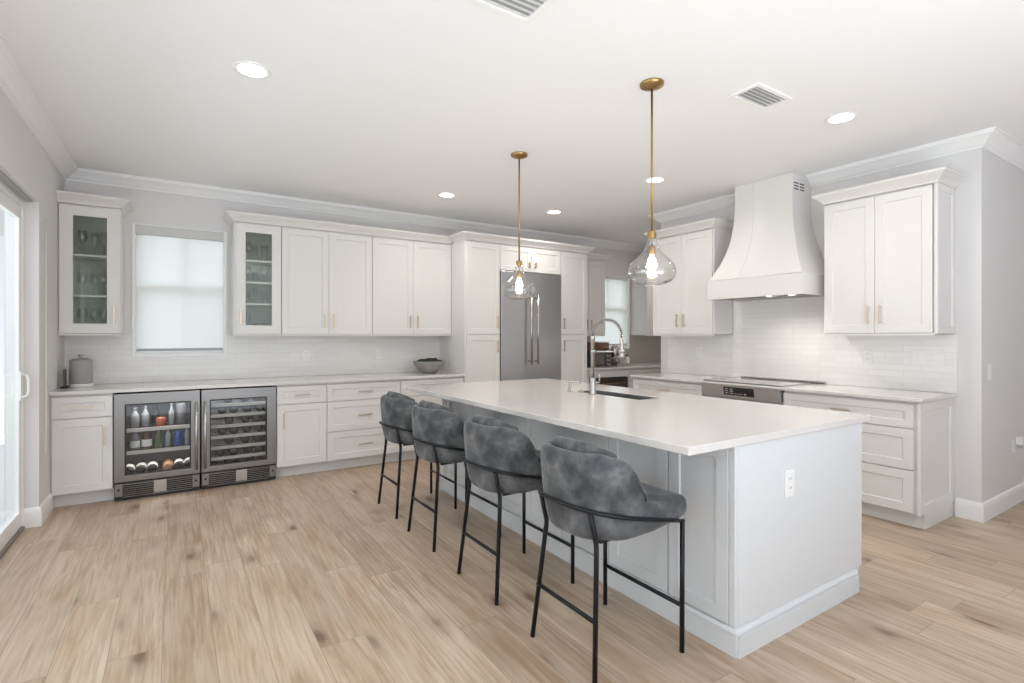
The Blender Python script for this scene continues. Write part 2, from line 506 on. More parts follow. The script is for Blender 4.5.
# tiled splashbacks (thin slabs on the walls)
tag(obj('trim_3', grid_solid([LX, W1[0], W1[1], 2.76], [.915, 1.16, 1.352], BY - .008, BY - .0005, {(1, 1)}, XZ), 'tile_x'), kind='structure')
tag(obj('trim_4', grid_solid([1.436, 2.225, 3.285, 4.14], [.915, 1.352, 1.80], RX - .008, RX - .0005, {(0, 1), (2, 1)}, YZ), 'tile_y'), kind='structure')
tag(obj('trim_5', grid_solid([4.60, W2[0], W2[1], 7.0], [.915, 1.16, 1.352], BY - .008, BY - .0005, {(1, 1)}, XZ), mat('nook_tile', (.52, .48, .44), .25)), kind='structure')

# ---------------------------------------------------------------- windows
def window(n, x0, x1, z0, z1, mullion_z):
    w = bpy.data.objects.new('window_%d' % n, None); C.objects.link(w); w.location = (0, BY, 0)
    tag(w, kind='structure')
    f = .035
    obj('window_frame', grid_solid([x0, x0 + f, x1 - f, x1], [z0, z0 + f, z1 - f, z1], .06, .11, {(1, 1)}, XZ), 'trim', w, bevel=.003)
    # casing bead standing just proud of the wall, and a sill
    obj('window_casing', grid_solid([x0 - .004, x0 + .022, x1 - .022, x1 + .004], [z0 - .012, z0 + .022, z1 - .02, z1 + .004], -.014, .058, {(1, 1)}, XZ), 'trim', w, bevel=.003)
    xm = (x0 + x1) / 2
    bm = B(x0 + f, x1 - f, .065, .10, mullion_z - .025, mullion_z + .025)
    obj('meeting_rail', bm, 'trim', w)
    obj('mullion', B(xm - .012, xm + .012, .07, .095, mullion_z + .025, z1 - f), 'trim', w)
    obj('glass_pane', B(x0 + f, x1 - f, .082, .086, z0 + f, z1 - f), 'pane', w)
    return w
window(1, *W1, 1.80)
window(2, *W2, 1.77)

def roller_shade(x0, x1, z0, z1, label, ch=.092):
    t = thing('roller_shade', label, 'window shade', ((x0 + x1) / 2, BY, z1))
    cx = t.location.x
    a, b = x0 - cx, x1 - cx
    obj('cassette', B(a + .002, b - .002, -.016, .045, -ch, -.002), mat('cassette_fabric', (.62, .62, .61), .6), t, bevel=.004)
    obj('fabric', B(a + .012, b - .012, .018, .0195, z0 + .055 - z1, -ch + .006), 'shade', t)
    obj('bottom_bar', B(a + .012, b - .012, .008, .030, z0 + .040 - z1, z0 + .066 - z1), mat('shade_bar', (.42, .43, .44), .5), t, bevel=.003)
roller_shade(W1[0] + .02, W1[1] - .02, W1[2], W1[3], 'white roller shade drawn down over the window beside the glass-front cabinet')
roller_shade(W2[0] + .02, W2[1] - .02, W2[2], W2[3], 'white roller shade drawn down over the far nook window behind the faucet', .045)

# ---------------------------------------------------------------- sliding glass door on the left
d = bpy.data.objects.new('door_1', None); C.objects.link(d); d.location = (LX, DO1, 0); tag(d, kind='structure')
def P(name, x0, x1, y0, y1, z0, z1, m, par=None, bev=.003):
    return obj(name, B(x0 - LX, x1 - LX, y0 - DO1, y1 - DO1, z0, z1), m, par or d, bevel=bev)
P('door_frame', -.978, -.89, DO1 - .022, DO1 - .002, .02, DZ - .002, 'trim')
P('head_track', -.978, -.885, DO0 + .01, DO1 - .024, DZ - .05, DZ - .002, 'trim')
P('shade_pocket', -.878, -.838, DO0 + .01, DO1 - .03, DZ - .012, DZ - .002, 'vent_dark', bev=0)
P('sill_track', -.972, -.88, DO0 + .01, DO1 - .024, 0.001, .022, mat('bronze_track', (.30, .27, .24), .4, .8))
def slider(y0, y1, x, hd):
    s = .060
    fr = obj('sliding_panel', grid_solid([y0 - DO1, y0 + s - DO1, y1 - s - DO1, y1 - DO1], [.024, .13, DZ - .14, DZ - .055], x - .018 - LX, x + .018 - LX, {(1, 1)}, YZ), 'trim', d, bevel=.003)
    obj('glass_pane', B(x - .003 - LX, x + .003 - LX, y0 + s - .005 - DO1, y1 - s + .005 - DO1, .125, DZ - .135), 'pane', fr)
    if hd:
        bm = bmesh.new()
        hx = x + .018 - LX; hy = y1 - .045 - DO1
        box(bm, hx, hx + .010, hy - .018, hy + .018, .90, 1.10)
        tube(bm, [(hx + .008, hy, .92), (hx + .038, hy, .93), (hx + .045, hy, .96), (hx + .045, hy, 1.04), (hx + .038, hy, 1.07), (hx + .008, hy, 1.08)], .009, 8)
        obj('handle', bm, 'plastic', fr, bevel=.002)
slider(3.62, 4.872, -.915, True)
slider(2.33, 3.70, -.952, False)
slider(1.02, 2.40, -.915, False)

# shade bead chain hanging on the return beside the door
cord = bmesh.new()
tube(cord, [(-.792, 5.02, 2.2), (-.792, 5.02, .70), (-.790, 5.00, .56), (-.788, 4.97, .50)], .0035, 6)
tag(obj('shade_cord', cord, 'plastic', smooth=True), 'thin white shade cord hanging down the wall beside the sliding door', 'cord')

# outside
tag(obj('patio_slab', B(-3.6, -.98, -.3, 9, -.12, -.02), 'patio'), kind='structure')
tag(obj('lawn', B(-1.02, 12, 6.08, 14, -.2, -.1), mat('lawn', (.20, .26, .14), .9)), kind='structure')
nb = thing('neighbour_house', 'pale stucco house beyond the kitchen window, seen faintly through the shade', 'house', (2, 10.5, -.1))
obj('wall', grid_solid([-5, -1.9, -1.0, 6], [0, 1.2, 2.2, 3.0], 0, .3, {(1, 1)}, XZ), 'stucco', nb)
obj('window', B(-1.9, -1.0, .1, .14, 1.2, 2.2), mat('far_window', (.45, .50, .56), .2), nb)
rb = bmesh.new()
vv = [rb.verts.new(p) for p in ((-5.4, -.5, 3.0), (6.4, -.5, 3.0), (6.4, 2.6, 4.3), (-5.4, 2.6, 4.3), (-5.4, -.5, 2.85), (6.4, -.5, 2.85), (6.4, 2.6, 4.1), (-5.4, 2.6, 4.1))]
for f in ((0, 1, 2, 3), (7, 6, 5, 4), (0, 4, 5, 1), (1, 5, 6, 2), (2, 6, 7, 3), (3, 7, 4, 0)): rb.faces.new([vv[i] for i in f])
obj('roof', rb, mat('far_roof', (.50, .48, .46), .8), nb)

# ================================================================== BACK RUN: base cabinets
BF = 5.262 + .02          # carcass front; door faces stand 2 cm proud
BD = BY - BF - .002
def back_base(x0, x1, label):
    t = thing('base_cabinet', label, 'cabinet', (x0, BF, 0))
    base_body(t, x1 - x0, BD)
    return t, x1 - x0
g = .0025
t, w = back_base(LX + .001, -.424, 'white base cabinet with one drawer and door at the left wall, beside the beverage cooler')
drawer(t, .012, w - g, .702, .868)
door(t, .012, w - g, .115, .694, w - .05, .545)
t, w = back_base(.794, 1.246, 'white base cabinet with one drawer over one door, just right of the wine cooler')
drawer(t, g, w - g, .702, .868)
door(t, g, w - g, .115, .694, .058, .545)
t, w = back_base(1.248, 2.003, 'white three-drawer base cabinet on the back wall behind the farthest stool')
drawer(t, g, w - g, .702, .868); drawer(t, g, w - g, .400, .694, fr=.06); drawer(t, g, w - g, .115, .392, fr=.06)
t, w = back_base(2.005, 2.757, 'white three-drawer base cabinet on the back wall below the bowl, beside the tall pantry')
drawer(t, g, w - g, .702, .868); drawer(t, g, w - g, .400, .694, fr=.06); drawer(t, g, w - g, .115, .392, fr=.06)

ct = obj('countertop', B(LX + .001, 2.758, 5.236, BY - .009, .886, .914), 'quartz', bevel=.003)
tag(ct, 'long white quartz countertop on the back wall above the coolers', 'countertop')

# ---------------------------------------------------------------- the two under-counter coolers
def cooler(x0, x1, label, gx0, gx1, hx, name, fl=.185):
    t = thing(name, label, 'cooler', (x0, 5.262, 0))
    w = x1 - x0
    bm = bmesh.new()
    # hollow case: sides, back, top, bottom
    box(bm, .004, .024, .032, .60, .03, .868); box(bm, w - .024, w - .004, .032, .60, .03, .868)
    box(bm, .024, w - .024, .585, .60, .03, .868); box(bm, .024, w - .024, .032, .585, .848, .868); box(bm, .024, w - .024, .032, .585, .03, fl)
    obj('case', bm, 'cooler_in', t)
    # door
    gx0 -= x0; gx1 -= x0
    dr = obj('door', grid_solid([.003, gx0, gx1, w - .003], [.156, .203, .785, .873], -.012, .030, {(1, 1)}, XZ), 'steel', t, bevel=.003)
    obj('gasket', grid_solid([gx0, gx0 + .008, gx1 - .008, gx1], [.203, .211, .777, .785], -.004, .026, {(1, 1)}, XZ), 'dark', dr)
    obj('glass_pane', B(gx0 + .006, gx1 - .006, .002, .006, .209, .779), 'cooler_glass', dr)
    bm = bmesh.new()
    hx -= x0
    tube(bm, [(hx, -.062, .20), (hx, -.062, .775)], .011, 14)
    for z in (.235, .74): tube(bm, [(hx, -.060, z), (hx, -.012, z)], .007, 10)
    obj('handle', bm, 'chrome', dr, smooth=True)
    # toe grille with louvres, badge and two end locks
    gr = obj('toe_grille', B(.003, w - .003, .012, .030, .016, .150), 'dark', t)
    for k in range(7):
        z = .034 + k * .0165
        lv = bmesh.new()
        vv = [lv.verts.new(p) for p in ((.058, -.004, z), (w - .058, -.004, z), (w - .058, .012, z + .011), (.058, .012, z + .011), (.058, -.004, z - .003), (w - .058, -.004, z - .003), (w - .058, .012, z + .006), (.058, .012, z + .006))]
        for f in ((0, 1, 2, 3), (7, 6, 5, 4), (0, 4, 5, 1), (1, 5, 6, 2), (2, 6, 7, 3), (3, 7, 4, 0)): lv.faces.new([vv[i] for i in f])
        obj('louvre', lv, 'chrome', gr)
    for cx, hw in ((.033, .026), (w - .033, .026), (w * .52, .045)):
        pl = obj('badge' if hw > .03 else 'lock_plate', B(cx - hw, cx + hw, -.008, .011, .040, .140), 'steel' if hw < .03 else 'chrome', gr, bevel=.002)
        bm = bmesh.new()
        if hw < .03:
            lathe(bm, [(.010, -.012), (.010, -.008)], (cx, 0, .095), 14, 'y')
            obj('lock', bm, 'dark', pl)
        else:
            for k in range(5): box(bm, cx - .022 + k * .009, cx - .0165 + k * .009, -.0088, -.008, .084, .096)
            bm.free()
    obj('base_gap', B(.006, w - .006, .03, .58, 0.0, .029), 'dark', t)
    return t, w
def glow(t, w, e):  # fill light added inside a cooler to brighten its contents
    lt = bpy.data.lights.new('cooler_led', 'AREA'); lt.energy = e; lt.color = (1, .96, .9); lt.shape = 'RECTANGLE'; lt.size = w - .08; lt.size_y = .02
    lo = bpy.data.objects.new('cooler_led', lt); C.objects.link(lo); lo.parent = t; lo.location = (w / 2, .055, .842); lo.rotation_euler = (math.radians(20), 0, 0)
tb, wb = cooler(-.420, .182, 'stainless beverage cooler with glass door, bottles on two shelves, at left', -.345, .112, .150, 'beverage_cooler')
tw, ww = cooler(.186, .790, 'stainless wine cooler with glass door and six slatted racks, at right of the pair', .253, .709, .216, 'wine_cooler', .160)
glow(tb, wb, 1.4); glow(tw, ww, .45)
lo2 = bpy.data.objects.new('cooler_led', bpy.data.objects['cooler_led'].data.copy()); C.objects.link(lo2); lo2.data.energy = .9; lo2.parent = tb; lo2.location = (wb / 2, .056, .362); lo2.rotation_euler = (math.radians(20), 0, 0)  # second added fill, brightens the lying bottles
for z in (.390, .575):
    bm = B(.026, wb - .026, .034, .57, z - .006, z)
    sh = obj('shelf', bm, 'cab_glass', tb)
    obj('shelf_front', B(.03, wb - .03, .033, .050, z - .026, z + .004), mat('pale_wood_trim', (.74, .70, .64), .4), sh, bevel=.002)
for k in range(6):
    z = .254 + k * .0947
    bm = bmesh.new()
    for j in range(5): box(bm, .04, ww - .04, .10 + j * .1, .112 + j * .1, z - .008, z)
    for x in (.04, ww - .05): box(bm, x, x + .01, .05, .56, z - .016, z - .008)
    rk = obj('rack', bm, 'chrome', tw)
    obj('rack_front', B(.03, ww - .03, .033, .050, z - .016, z + .012), mat('rack_wood', (.66, .63, .58), .35), rk, bevel=.003)

def lay_bottle(name, m, lab, label, x, y, z, group=None, r=.037):
    """wine bottle lying down, its base to the front"""
    bm = bmesh.new()
    lathe(bm, [(.004, .008), (r * .75, .0), (r, .008), (r, .17), (r * .85, .195), (.015, .235), (.0145, .29), (.016, .295), (.016, .30), (.004, .30)], (0, 0, 0), 16, 'y')
    o = obj(name, bm, m, smooth=True, loc=(x, y, z)); tag(o, label, 'bottle', group)
    if lab:
        l = bmesh.new(); lathe(l, [(r + .0006, .018), (r + .0006, .12)], (0, 0, 0), 20, 'y', cap=False)
        obj('paper_label', l, 'label', o, smooth=True)
    return o
def stand_bottle(name, m, label, x, y, z, h, r, lab=None, cat='bottle', neck=True):
    bm = bmesh.new()
    if neck: pr = [(r * .6, .0), (r, .004), (r, h * .56), (r * .92, h * .63), (r * .42, h * .80), (r * .36, h * .96), (r * .42, h * .965), (r * .42, h), (r * .1, h)]
    else: pr = [(r * .8, 0), (r, .008), (r, h - .012), (r * .82, h), (r * .1, h)]
    lathe(bm, pr, seg=18)
    o = obj(name, bm, m, smooth=True, loc=(x, y, z)); tag(o, label, cat)
    if lab:
        l = bmesh.new(); lathe(l, [(r + .0008, h * .12), (r + .0008, h * (.45 if neck else .7))], seg=20, cap=False)
        obj('paper_label', l, lab, o, smooth=True)
    return o
yb = 5.262 + .12
# top shelf
stand_bottle('bottle', 'b_clear', 'frosty clear bottle at the left end of the beverage cooler top shelf', -.285, yb, .5755, .165, .030)
stand_bottle('bottle', 'b_clear', 'second frosty clear bottle from the left on the cooler top shelf', -.215, yb + .03, .5755, .17, .028)
stand_bottle('bottle', 'b_dark', 'dark-necked bottle behind the orange jar on the cooler top shelf', -.145, yb + .06, .5755, .19, .033)
stand_bottle('jar', 'b_red', 'short orange-red jar in the middle of the cooler top shelf', -.105, yb - .01, .5755, .075, .036, cat='jar', neck=False)
stand_bottle('bottle', 'b_clear', 'slim silvery bottle right of the orange jar on the cooler top shelf', -.030, yb, .5755, .185, .020)
stand_bottle('bottle', 'b_grey', 'wide grey bottle toward the right of the cooler top shelf', .040, yb + .03, .5755, .18, .036, neck=False)
# middle shelf
stand_bottle('bottle', 'b_grey', 'blue-grey bottle with round white label, leftmost on the cooler middle shelf', -.285, yb, .3905, .165, .034, 'label')
stand_bottle('bottle', 'b_brown', 'brown bottle with large white label on the cooler middle shelf', -.205, yb, .3905, .178, .036, 'label')
stand_bottle('bottle', 'b_green', 'green and brown bottle without label on the cooler middle shelf', -.120, yb, .3905, .17, .031)
stand_bottle('bottle', 'b_clear', 'slim pale bottle just left of the blue can in the cooler', -.055, yb, .3905, .165, .021)
stand_bottle('can', 'b_blue', 'bright blue drink can on the beverage cooler middle shelf', .020, yb, .3905, .125, .031, 'b_blue', 'can', neck=False)
stand_bottle('bottle', 'b_clear', 'slim clear bottle at the right end of the cooler middle shelf', .085, yb, .3905, .175, .018)
# bottom: lying bottles
for i, (x, m_, la) in enumerate(((-.325, 'b_dark', 1), (-.245, 'b_dark', 1), (-.165, 'b_dark', 1), (-.055, 'b_amber', 0), (.025, 'b_dark', 1), (.100, 'b_dark', 1))):
    lay_bottle('wine_bottle', m_, la, ('leftmost dark wine bottle lying in the bottom of the beverage cooler', 'second lying wine bottle from the left in the beverage cooler', 'third lying wine bottle from the left in the beverage cooler', 'amber bottle without label lying in the bottom of the beverage cooler', 'dark labelled wine bottle just right of the amber one in the cooler', 'rightmost dark wine bottle lying in the bottom of the beverage cooler')[i], x, yb - .05 + (.015 if i % 2 else 0), .186 + .0375, 'wine bottles lying in the beverage cooler')
rows_name = ['floor', 'lowest rack', 'second rack', 'third rack', 'fourth rack', 'fifth rack', 'top rack']
for k in range(7):
    z = .1605 if k == 0 else .254 + (k - 1) * .0947
    xs = (.35, .455, .56, .665) if k in (0, 1, 3, 5) else (.41, .54, .64)
    for i, x in enumerate(xs):
        lay_bottle('wine_bottle', 'b_dark', 0, 'dark wine bottle lying in the wine cooler', x + random.uniform(-.01, .01), yb - .03 + random.uniform(0, .05), z + (.0005 if k else 0) + .0365, 'dark bottles in the wine cooler', r=.0355)

# ================================================================== BACK RUN: wall cabinets
UF = 5.58 + .02; UD = BY - UF - .002
def rail_and_body(t, w, D, z0, z1, hollow=False, m='cabinet'):
    if not hollow:
        obj('cabinet_body', B(0, w, .0005, D, z0, z1), m, t)
    else:
        bm = bmesh.new(); s = .018
        box(bm, 0, s, .0005, D, z0, z1); box(bm, w - s, w, .0005, D, z0, z1)
        box(bm, s, w - s, .0005, D, z0, z0 + s); box(bm, s, w - s, .0005, D, z1 - s, z1)
        obj('cabinet_body', bm, m, t)
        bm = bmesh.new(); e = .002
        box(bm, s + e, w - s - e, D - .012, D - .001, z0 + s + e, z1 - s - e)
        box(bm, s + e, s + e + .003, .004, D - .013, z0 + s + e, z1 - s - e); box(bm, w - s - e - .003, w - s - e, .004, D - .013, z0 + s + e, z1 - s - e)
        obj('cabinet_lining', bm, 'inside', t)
def wall_cab(x0, x1, label, yf=None, D=None, hollow=False, z0=1.362, z1=2.44):
    t = thing('wall_cabinet', label, 'cabinet', (x0, yf or UF, 0))
    w = x1 - x0
    rail_and_body(t, w, D or UD, z0, z1, hollow)
    obj('light_rail', B(0, w, -.018, .004, z0 - .014, z0 - .0005), 'cabinet', t, bevel=.002)
    return t, w
def shelves(t, w, zs, D):
    for z in zs: obj('shelf', B(.024, w - .024, .012, D - .014, z - .016, z), 'shelf', t)

t, w = wall_cab(LX + .002, -.396, 'white wall cabinet with glass door at the left wall, left of the window', hollow=True)
glass_door(t, .008, w - .006, 1.366, 2.428, w - .045, 1.52)
SL = (1.690, 2.030); shelves(t, w, SL, UD)
t, w = wall_cab(.467, .885, 'narrow white wall cabinet with glass door right of the window, four levels of glassware', hollow=True)
glass_door(t, .014, w - g, 1.366, 2.428, .055, 1.52, frx=.085)
SR = (1.665, 1.875, 2.085); shelves(t, w, SR, UD)
t, w = wall_cab(.887, 1.800, 'white two-door wall cabinet beside the narrow glass-front one')
door(t, g, w / 2 - g, 1.366, 2.428, w / 2 - .045, 1.505); door(t, w / 2, w - g, 1.366, 2.428, w / 2 + .045, 1.505)
t, w = wall_cab(1.802, 2.757, 'white two-door wall cabinet above the bowl, next to the tall pantry')
door(t, g, w / 2 - g, 1.366, 2.428, w / 2 - .045, 1.505); door(t, w / 2, w - g, 1.366, 2.428, w / 2 + .045, 1.505)

# cabinet cornices
KP = lambda z0, o=0.0: [(0, z0), (.006, z0), (.010, z0 + .012), (.026, z0 + .030), (.054, z0 + .052), (.060, z0 + .060), (.068, z0 + .062), (.068, z0 + .080), (0, z0 + .080)]
def cornice(path, side, label, z0=2.4405, fill=None):
    o = obj('cabinet_cornice', sweep_profile(path, KP(z0), side), 'cabinet')
    return tag(o, label, 'moulding')
UB = BY - .002
cornice([(LX + .001, UF - .02), (-.396, UF - .02), (-.396, UB)], -1, 'short white cornice on top of the glass cabinet at the left wall')
cornice([(.467, UB), (.467, UF - .02), (2.757, UF - .02)], -1, 'long white cornice over the wall cabinets right of the window')

# ---------------------------------------------------------------- tall pantry / fridge block
TF = 5.222 + .02; TD = BY - TF - .002
def tall(x0, x1, label, hs):
    t = thing('tall_cabinet', label, 'cabinet', (x0, TF, 0)); w = x1 - x0
    obj('cabinet_body', B(0, w, .0005, TD, .108, 2.44), 'cabinet', t)
    obj('toe_kick', B(0, w, .075, TD, 0, .107), 'cabinet', t)
    hx = w - .04 if hs > 0 else .04
    a = .016 if hs > 0 else g; b = g if hs > 0 else .016
    door(t, a, w - b, 1.366, 2.425, hx, 1.505)
    door(t, a, w - b, .115, 1.358, hx, 1.222)
    return t
tall(2.760, 3.217, 'tall white two-door pantry cabinet left of the refrigerator', 1)
tall(4.131, 4.587, 'tall white two-door pantry cabinet right of the refrigerator', -1)
t = thing('wall_cabinet', 'low white two-door cabinet above the refrigerator', 'cabinet', (3.219, TF, 0)); w = .910
obj('cabinet_body', B(0, w, .0005, TD, 2.128, 2.44), 'cabinet', t)
for x0, x1, hx in ((g, w / 2 - g / 2, w / 2 - .045), (w / 2 + g / 2, w - g, w / 2 + .045)):
    dd = obj('door', shaker_bm(x0, x1, 2.132, 2.425, fr=.055), 'cabinet', t)
    bm = bmesh.new(); box(bm, hx - .0055, hx + .0055, -.056, -.046, 2.175, 2.245)
    for z in (2.19, 2.23): box(bm, hx - .004, hx + .004, -.046, -.02, z - .004, z + .004)
    obj('handle', bm, 'brass', dd, bevel=.001)
cornice([(2.760, UF - .085), (2.760, TF - .02), (4.587, TF - .02), (4.587, UF - .022)], -1, 'white cornice over the refrigerator and both tall pantries')

t = thing('refrigerator', 'large built-in stainless steel double-door refrigerator', 'refrigerator', (3.222, 5.235, 0)); w = .904
obj('case', B(0, w, .02, .66, .09, 2.122), 'fridge', t)
for x0, x1, hx in ((.001, w / 2 - .0015, w / 2 - .056), (w / 2 + .0015, w - .001, w / 2 + .040)):
    dd = obj('door', B(x0, x1, -.028, .018, .105, 2.118), 'fridge', t, bevel=.003)
    bm = bmesh.new()
    tube(bm, [(hx, -.095, 1.00), (hx, -.095, 1.85)], .0125, 14)
    for z in (1.04, 1.81): tube(bm, [(hx, -.093, z), (hx, -.028, z)], .010, 10)
    obj('handle', bm, 'chrome', dd, smooth=True)
obj('toe_grille', B(0, w, .03, .07, 0, .088), 'dark', t)

# small upper past the tall block
t, w = wall_cab(4.590, 5.230, 'white wall cabinet with brass handles above the coffee counter, left of the nook window')
door(t, g, w / 2 - g, 1.366, 2.405, w / 2 - .04, 1.505); door(t, w / 2, w - g, 1.366, 2.405, w / 2 + .04, 1.505)
cornice([(4.650, UF - .02), (5.230, UF - .02), (5.230, UB)], -1, 'short white cornice on the cabinet left of the nook window')
t, w = wall_cab(6.094, 6.990, 'white wall cabinet right of the nook window, mostly hidden behind the range wall')
door(t, g, w / 2 - g, 1.366, 2.405, w / 2 - .04, 1.505); door(t, w / 2, w - g, 1.366, 2.405, w / 2 + .04, 1.505)
cornice([(6.094, UB), (6.094, UF - .02), (6.990, UF - .02)], -1, 'short white cornice on the cabinet right of the nook window')

# nook base cabinets, counter and under-counter oven
t, w = back_base(4.590, 4.700, 'narrow white filler base cabinet beside the right tall pantry')
door(t, g, w - g, .115, .868)
t = thing('base_cabinet', 'white base cabinet of the coffee nook around the built-in oven', 'cabinet', (4.702, BF, 0)); w = .676
bm = bmesh.new()
box(bm, 0, .016, .0005, BD, .108, .884); box(bm, w - .016, w, .0005, BD, .108, .884); box(bm, .016, w - .016, .0005, BD, .778, .884); box(bm, .016, w - .016, .0005, BD, .108, .40)
obj('cabinet_body', bm, 'cabinet', t); obj('toe_kick', B(0, w, .075, BD, 0, .107), 'cabinet', t)
obj('drawer', shaker_bm(g, w - g, .115, .39, fr=.055), 'cabinet', t)
obj('top_panel', B(g, w - g, -.018, 0, .785, .875), 'cabinet', t, bevel=.0015)
t = thing('built_in_oven', 'dark glass built-in oven below the coffee counter', 'oven', (4.720, BF, .402)); w = .640
obj('case', B(0, w, .004, .5, 0, .372), 'dark', t)
dd = obj('door', B(.002, w - .002, -.024, .003, .004, .368), mat('oven_glass', (.035, .022, .016), .06, 0, .6, coat=.5), t, bevel=.002)
bm = bmesh.new(); tube(bm, [(.05, -.062, .29), (w - .05, -.062, .29)], .010, 12)
for x in (.09, w - .09): tube(bm, [(x, -.060, .29), (x, -.024, .29)], .007, 8)
obj('handle', bm, mat('bronze_handle', (.30, .20, .14), .3, 1), dd, smooth=True)
t, w = back_base(5.380, 6.180, 'white base cabinet of the coffee nook just right of the built-in oven')
drawer(t, g, w - g, .702, .868); door(t, g, w / 2 - g, .115, .694, w / 2 - .045, .60); door(t, w / 2, w - g, .115, .694, w / 2 + .045, .60)
t, w = back_base(6.182, 6.990, 'white base cabinet at the far right end of the coffee nook')
drawer(t, g, w - g, .702, .868); door(t, g, w / 2 - g, .115, .694, w / 2 - .045, .60); door(t, w / 2, w - g, .115, .694, w / 2 + .045, .60)
tag(obj('countertop', B(4.590, 6.996, 5.236, BY - .009, .886, .914), 'quartz', bevel=.003), 'white countertop of the coffee nook beneath the far window', 'countertop')

# coffee nook things
t = thing('toaster_oven', 'black toaster oven with steel side on the nook counter, under a wooden box', 'toaster oven', (4.80, 5.44, .9145))
obj('case', B(0, .42, .012, .30, .012, .24), 'dark', t, bevel=.006)
obj('window', B(.02, .30, .004, .012, .03, .22), M['cooktop'], t, bevel=.003)
obj('control_panel', B(.33, .405, .002, .012, .02, .235), 'chrome', t, bevel=.002)
bm = bmesh.new()
for z in (.06, .12, .18): lathe(bm, [(.013, -.016), (.014, .002)], (.367, 0, z), 14, 'y')
obj('knobs', bm, 'dark', t)
bm = bmesh.new(); tube(bm, [(.03, -.022, .205), (.29, -.022, .205)], .007, 8)
for x in (.05, .27): tube(bm, [(x, -.020, .205), (x, .006, .205)], .005, 8)
obj('handle', bm, 'chrome', t)
bm = bmesh.new()
for x in (.03, .39):
    for y in (.04, .27): lathe(bm, [(.012, 0), (.012, .012)], (x, y, 0), 10)
obj('feet', bm, 'dark', t)
t = thing('wooden_box', 'brown slatted wooden box resting on top of the toaster oven', 'box', (4.82, 5.46, 1.1548))
bm = bmesh.new()
for k in range(3): box(bm, 0, .37, 0, .012, .005 + k * .032, .032 + k * .032); box(bm, 0, .37, .228, .24, .005 + k * .032, .032 + k * .032)
for k in range(3): box(bm, 0, .012, .013, .227, .005 + k * .032, .032 + k * .032); box(bm, .358, .37, .013, .227, .005 + k * .032, .032 + k * .032)
obj('slats', bm, 'wood', t)
obj('bottom', B(0, .37, 0, .24, 0, .0045), 'wood', t)
obj('lid', B(-.005, .375, -.005, .245, .102, .112), 'wood', t, bevel=.002)
t = thing('espresso_machine', 'small chrome espresso machine with black lever beside the toaster oven', 'coffee machine', (5.34, 5.46, .9145))
obj('base', B(0, .24, -.02, .26, 0, .035), 'chrome', t, bevel=.005)
bm = bmesh.new(); lathe(bm, [(.07, .0355), (.07, .23), (.062, .25), (.05, .26), (.05, .285), (.02, .30), (.012, .315), (.002, .318)], (.10, .14, 0), 24)
obj('boiler', bm, 'chrome', t, smooth=True)
bm = bmesh.new(); lathe(bm, [(.034, .15), (.036, .152), (.036, .20), (.030, .205)], (.10, .035, 0), 20); tube(bm, [(.10, .08, .185), (.10, .04, .185)], .018, 12)
obj('group_head', bm, 'chrome', t, smooth=True)
bm = bmesh.new(); tube(bm, [(.10, .035, .195), (.10, .03, .26), (.115, .01, .33)], [.006, .006, .009], 10)
obj('lever', bm, 'dark', t, smooth=True)
bm = bmesh.new(); tube(bm, [(.10, .0, .165), (.10, -.11, .150)], [.009, .012], 10)
obj('portafilter_handle', bm, 'dark', t, smooth=True)
bm = bmesh.new(); tube(bm, [(.16, .12, .20), (.20, .06, .20), (.21, .04, .10)], .005, 8)
obj('steam_wand', bm, 'chrome', t, smooth=True)
t = thing('soap_bottle', 'small white and black pump bottle on the nook counter by the window', 'bottle', (5.66, 5.56, .9145))
bm = bmesh.new(); lathe(bm, [(.026, 0), (.028, .004), (.028, .10), (.012, .12), (.012, .13), (.002, .13)], seg=16); obj('bottle_body', bm, 'plastic', t, smooth=True)
bm = bmesh.new(); lathe(bm, [(.013, .1305), (.013, .15), (.004, .152), (.004, .185), (.001, .186)], seg=12); tube(bm, [(0, 0, .182), (-.035, -.01, .178)], .005, 8); obj('pump', bm, 'dark', t, smooth=True)

# ================================================================== RANGE WALL
RF = 4.275 + .02; RD = RX - RF - .002
R90 = -PI / 2
def range_base(y_far, y_near, label):
    t = thing('base_cabinet', label, 'cabinet', (RF, y_far, 0), R90)
    base_body(t, y_far - y_near, RD, toe=.065)
    return t, y_far - y_near
t, w = range_base(4.128, 3.214, 'white three-drawer base cabinet left of the range')
for z0, z1, f in ((.702, .868, .05), (.414, .694, .06), (.115, .406, .06)): drawer(t, .014, w - g, z0, z1, fr=f)
t, w = range_base(2.414, 1.478, 'white three-drawer base cabinet right of the range, at the open end of the run')
for z0, z1, f in ((.702, .868, .05), (.414, .694, .06), (.115, .406, .06)): drawer(t, g, w - .022, z0, z1, fr=f)
# decorative end panel, parallel to the wall at the right; front of the panel faces the camera
ep = obj('end_panel', shaker_bm(0, RD + .018, .108, .884, fr=.062), 'cabinet', t); ep.location = (w + .0005, -.018, 0); ep.rotation_euler = (0, 0, PI / 2)
pb = obj('plinth', B(w + .0005, w + .018, .060, RD, 0, .107), 'cabinet', t, bevel=.002)
tag(obj('countertop', B(4.248, RX - .009, 3.206, 4.135, .890, .914), 'quartz', bevel=.003), 'white countertop left of the range', 'countertop')
tag(obj('countertop', B(4.248, RX - .009, 1.436, 2.424, .890, .914), 'quartz', bevel=.003), 'white countertop right of the range, ending at the painted wall', 'countertop')

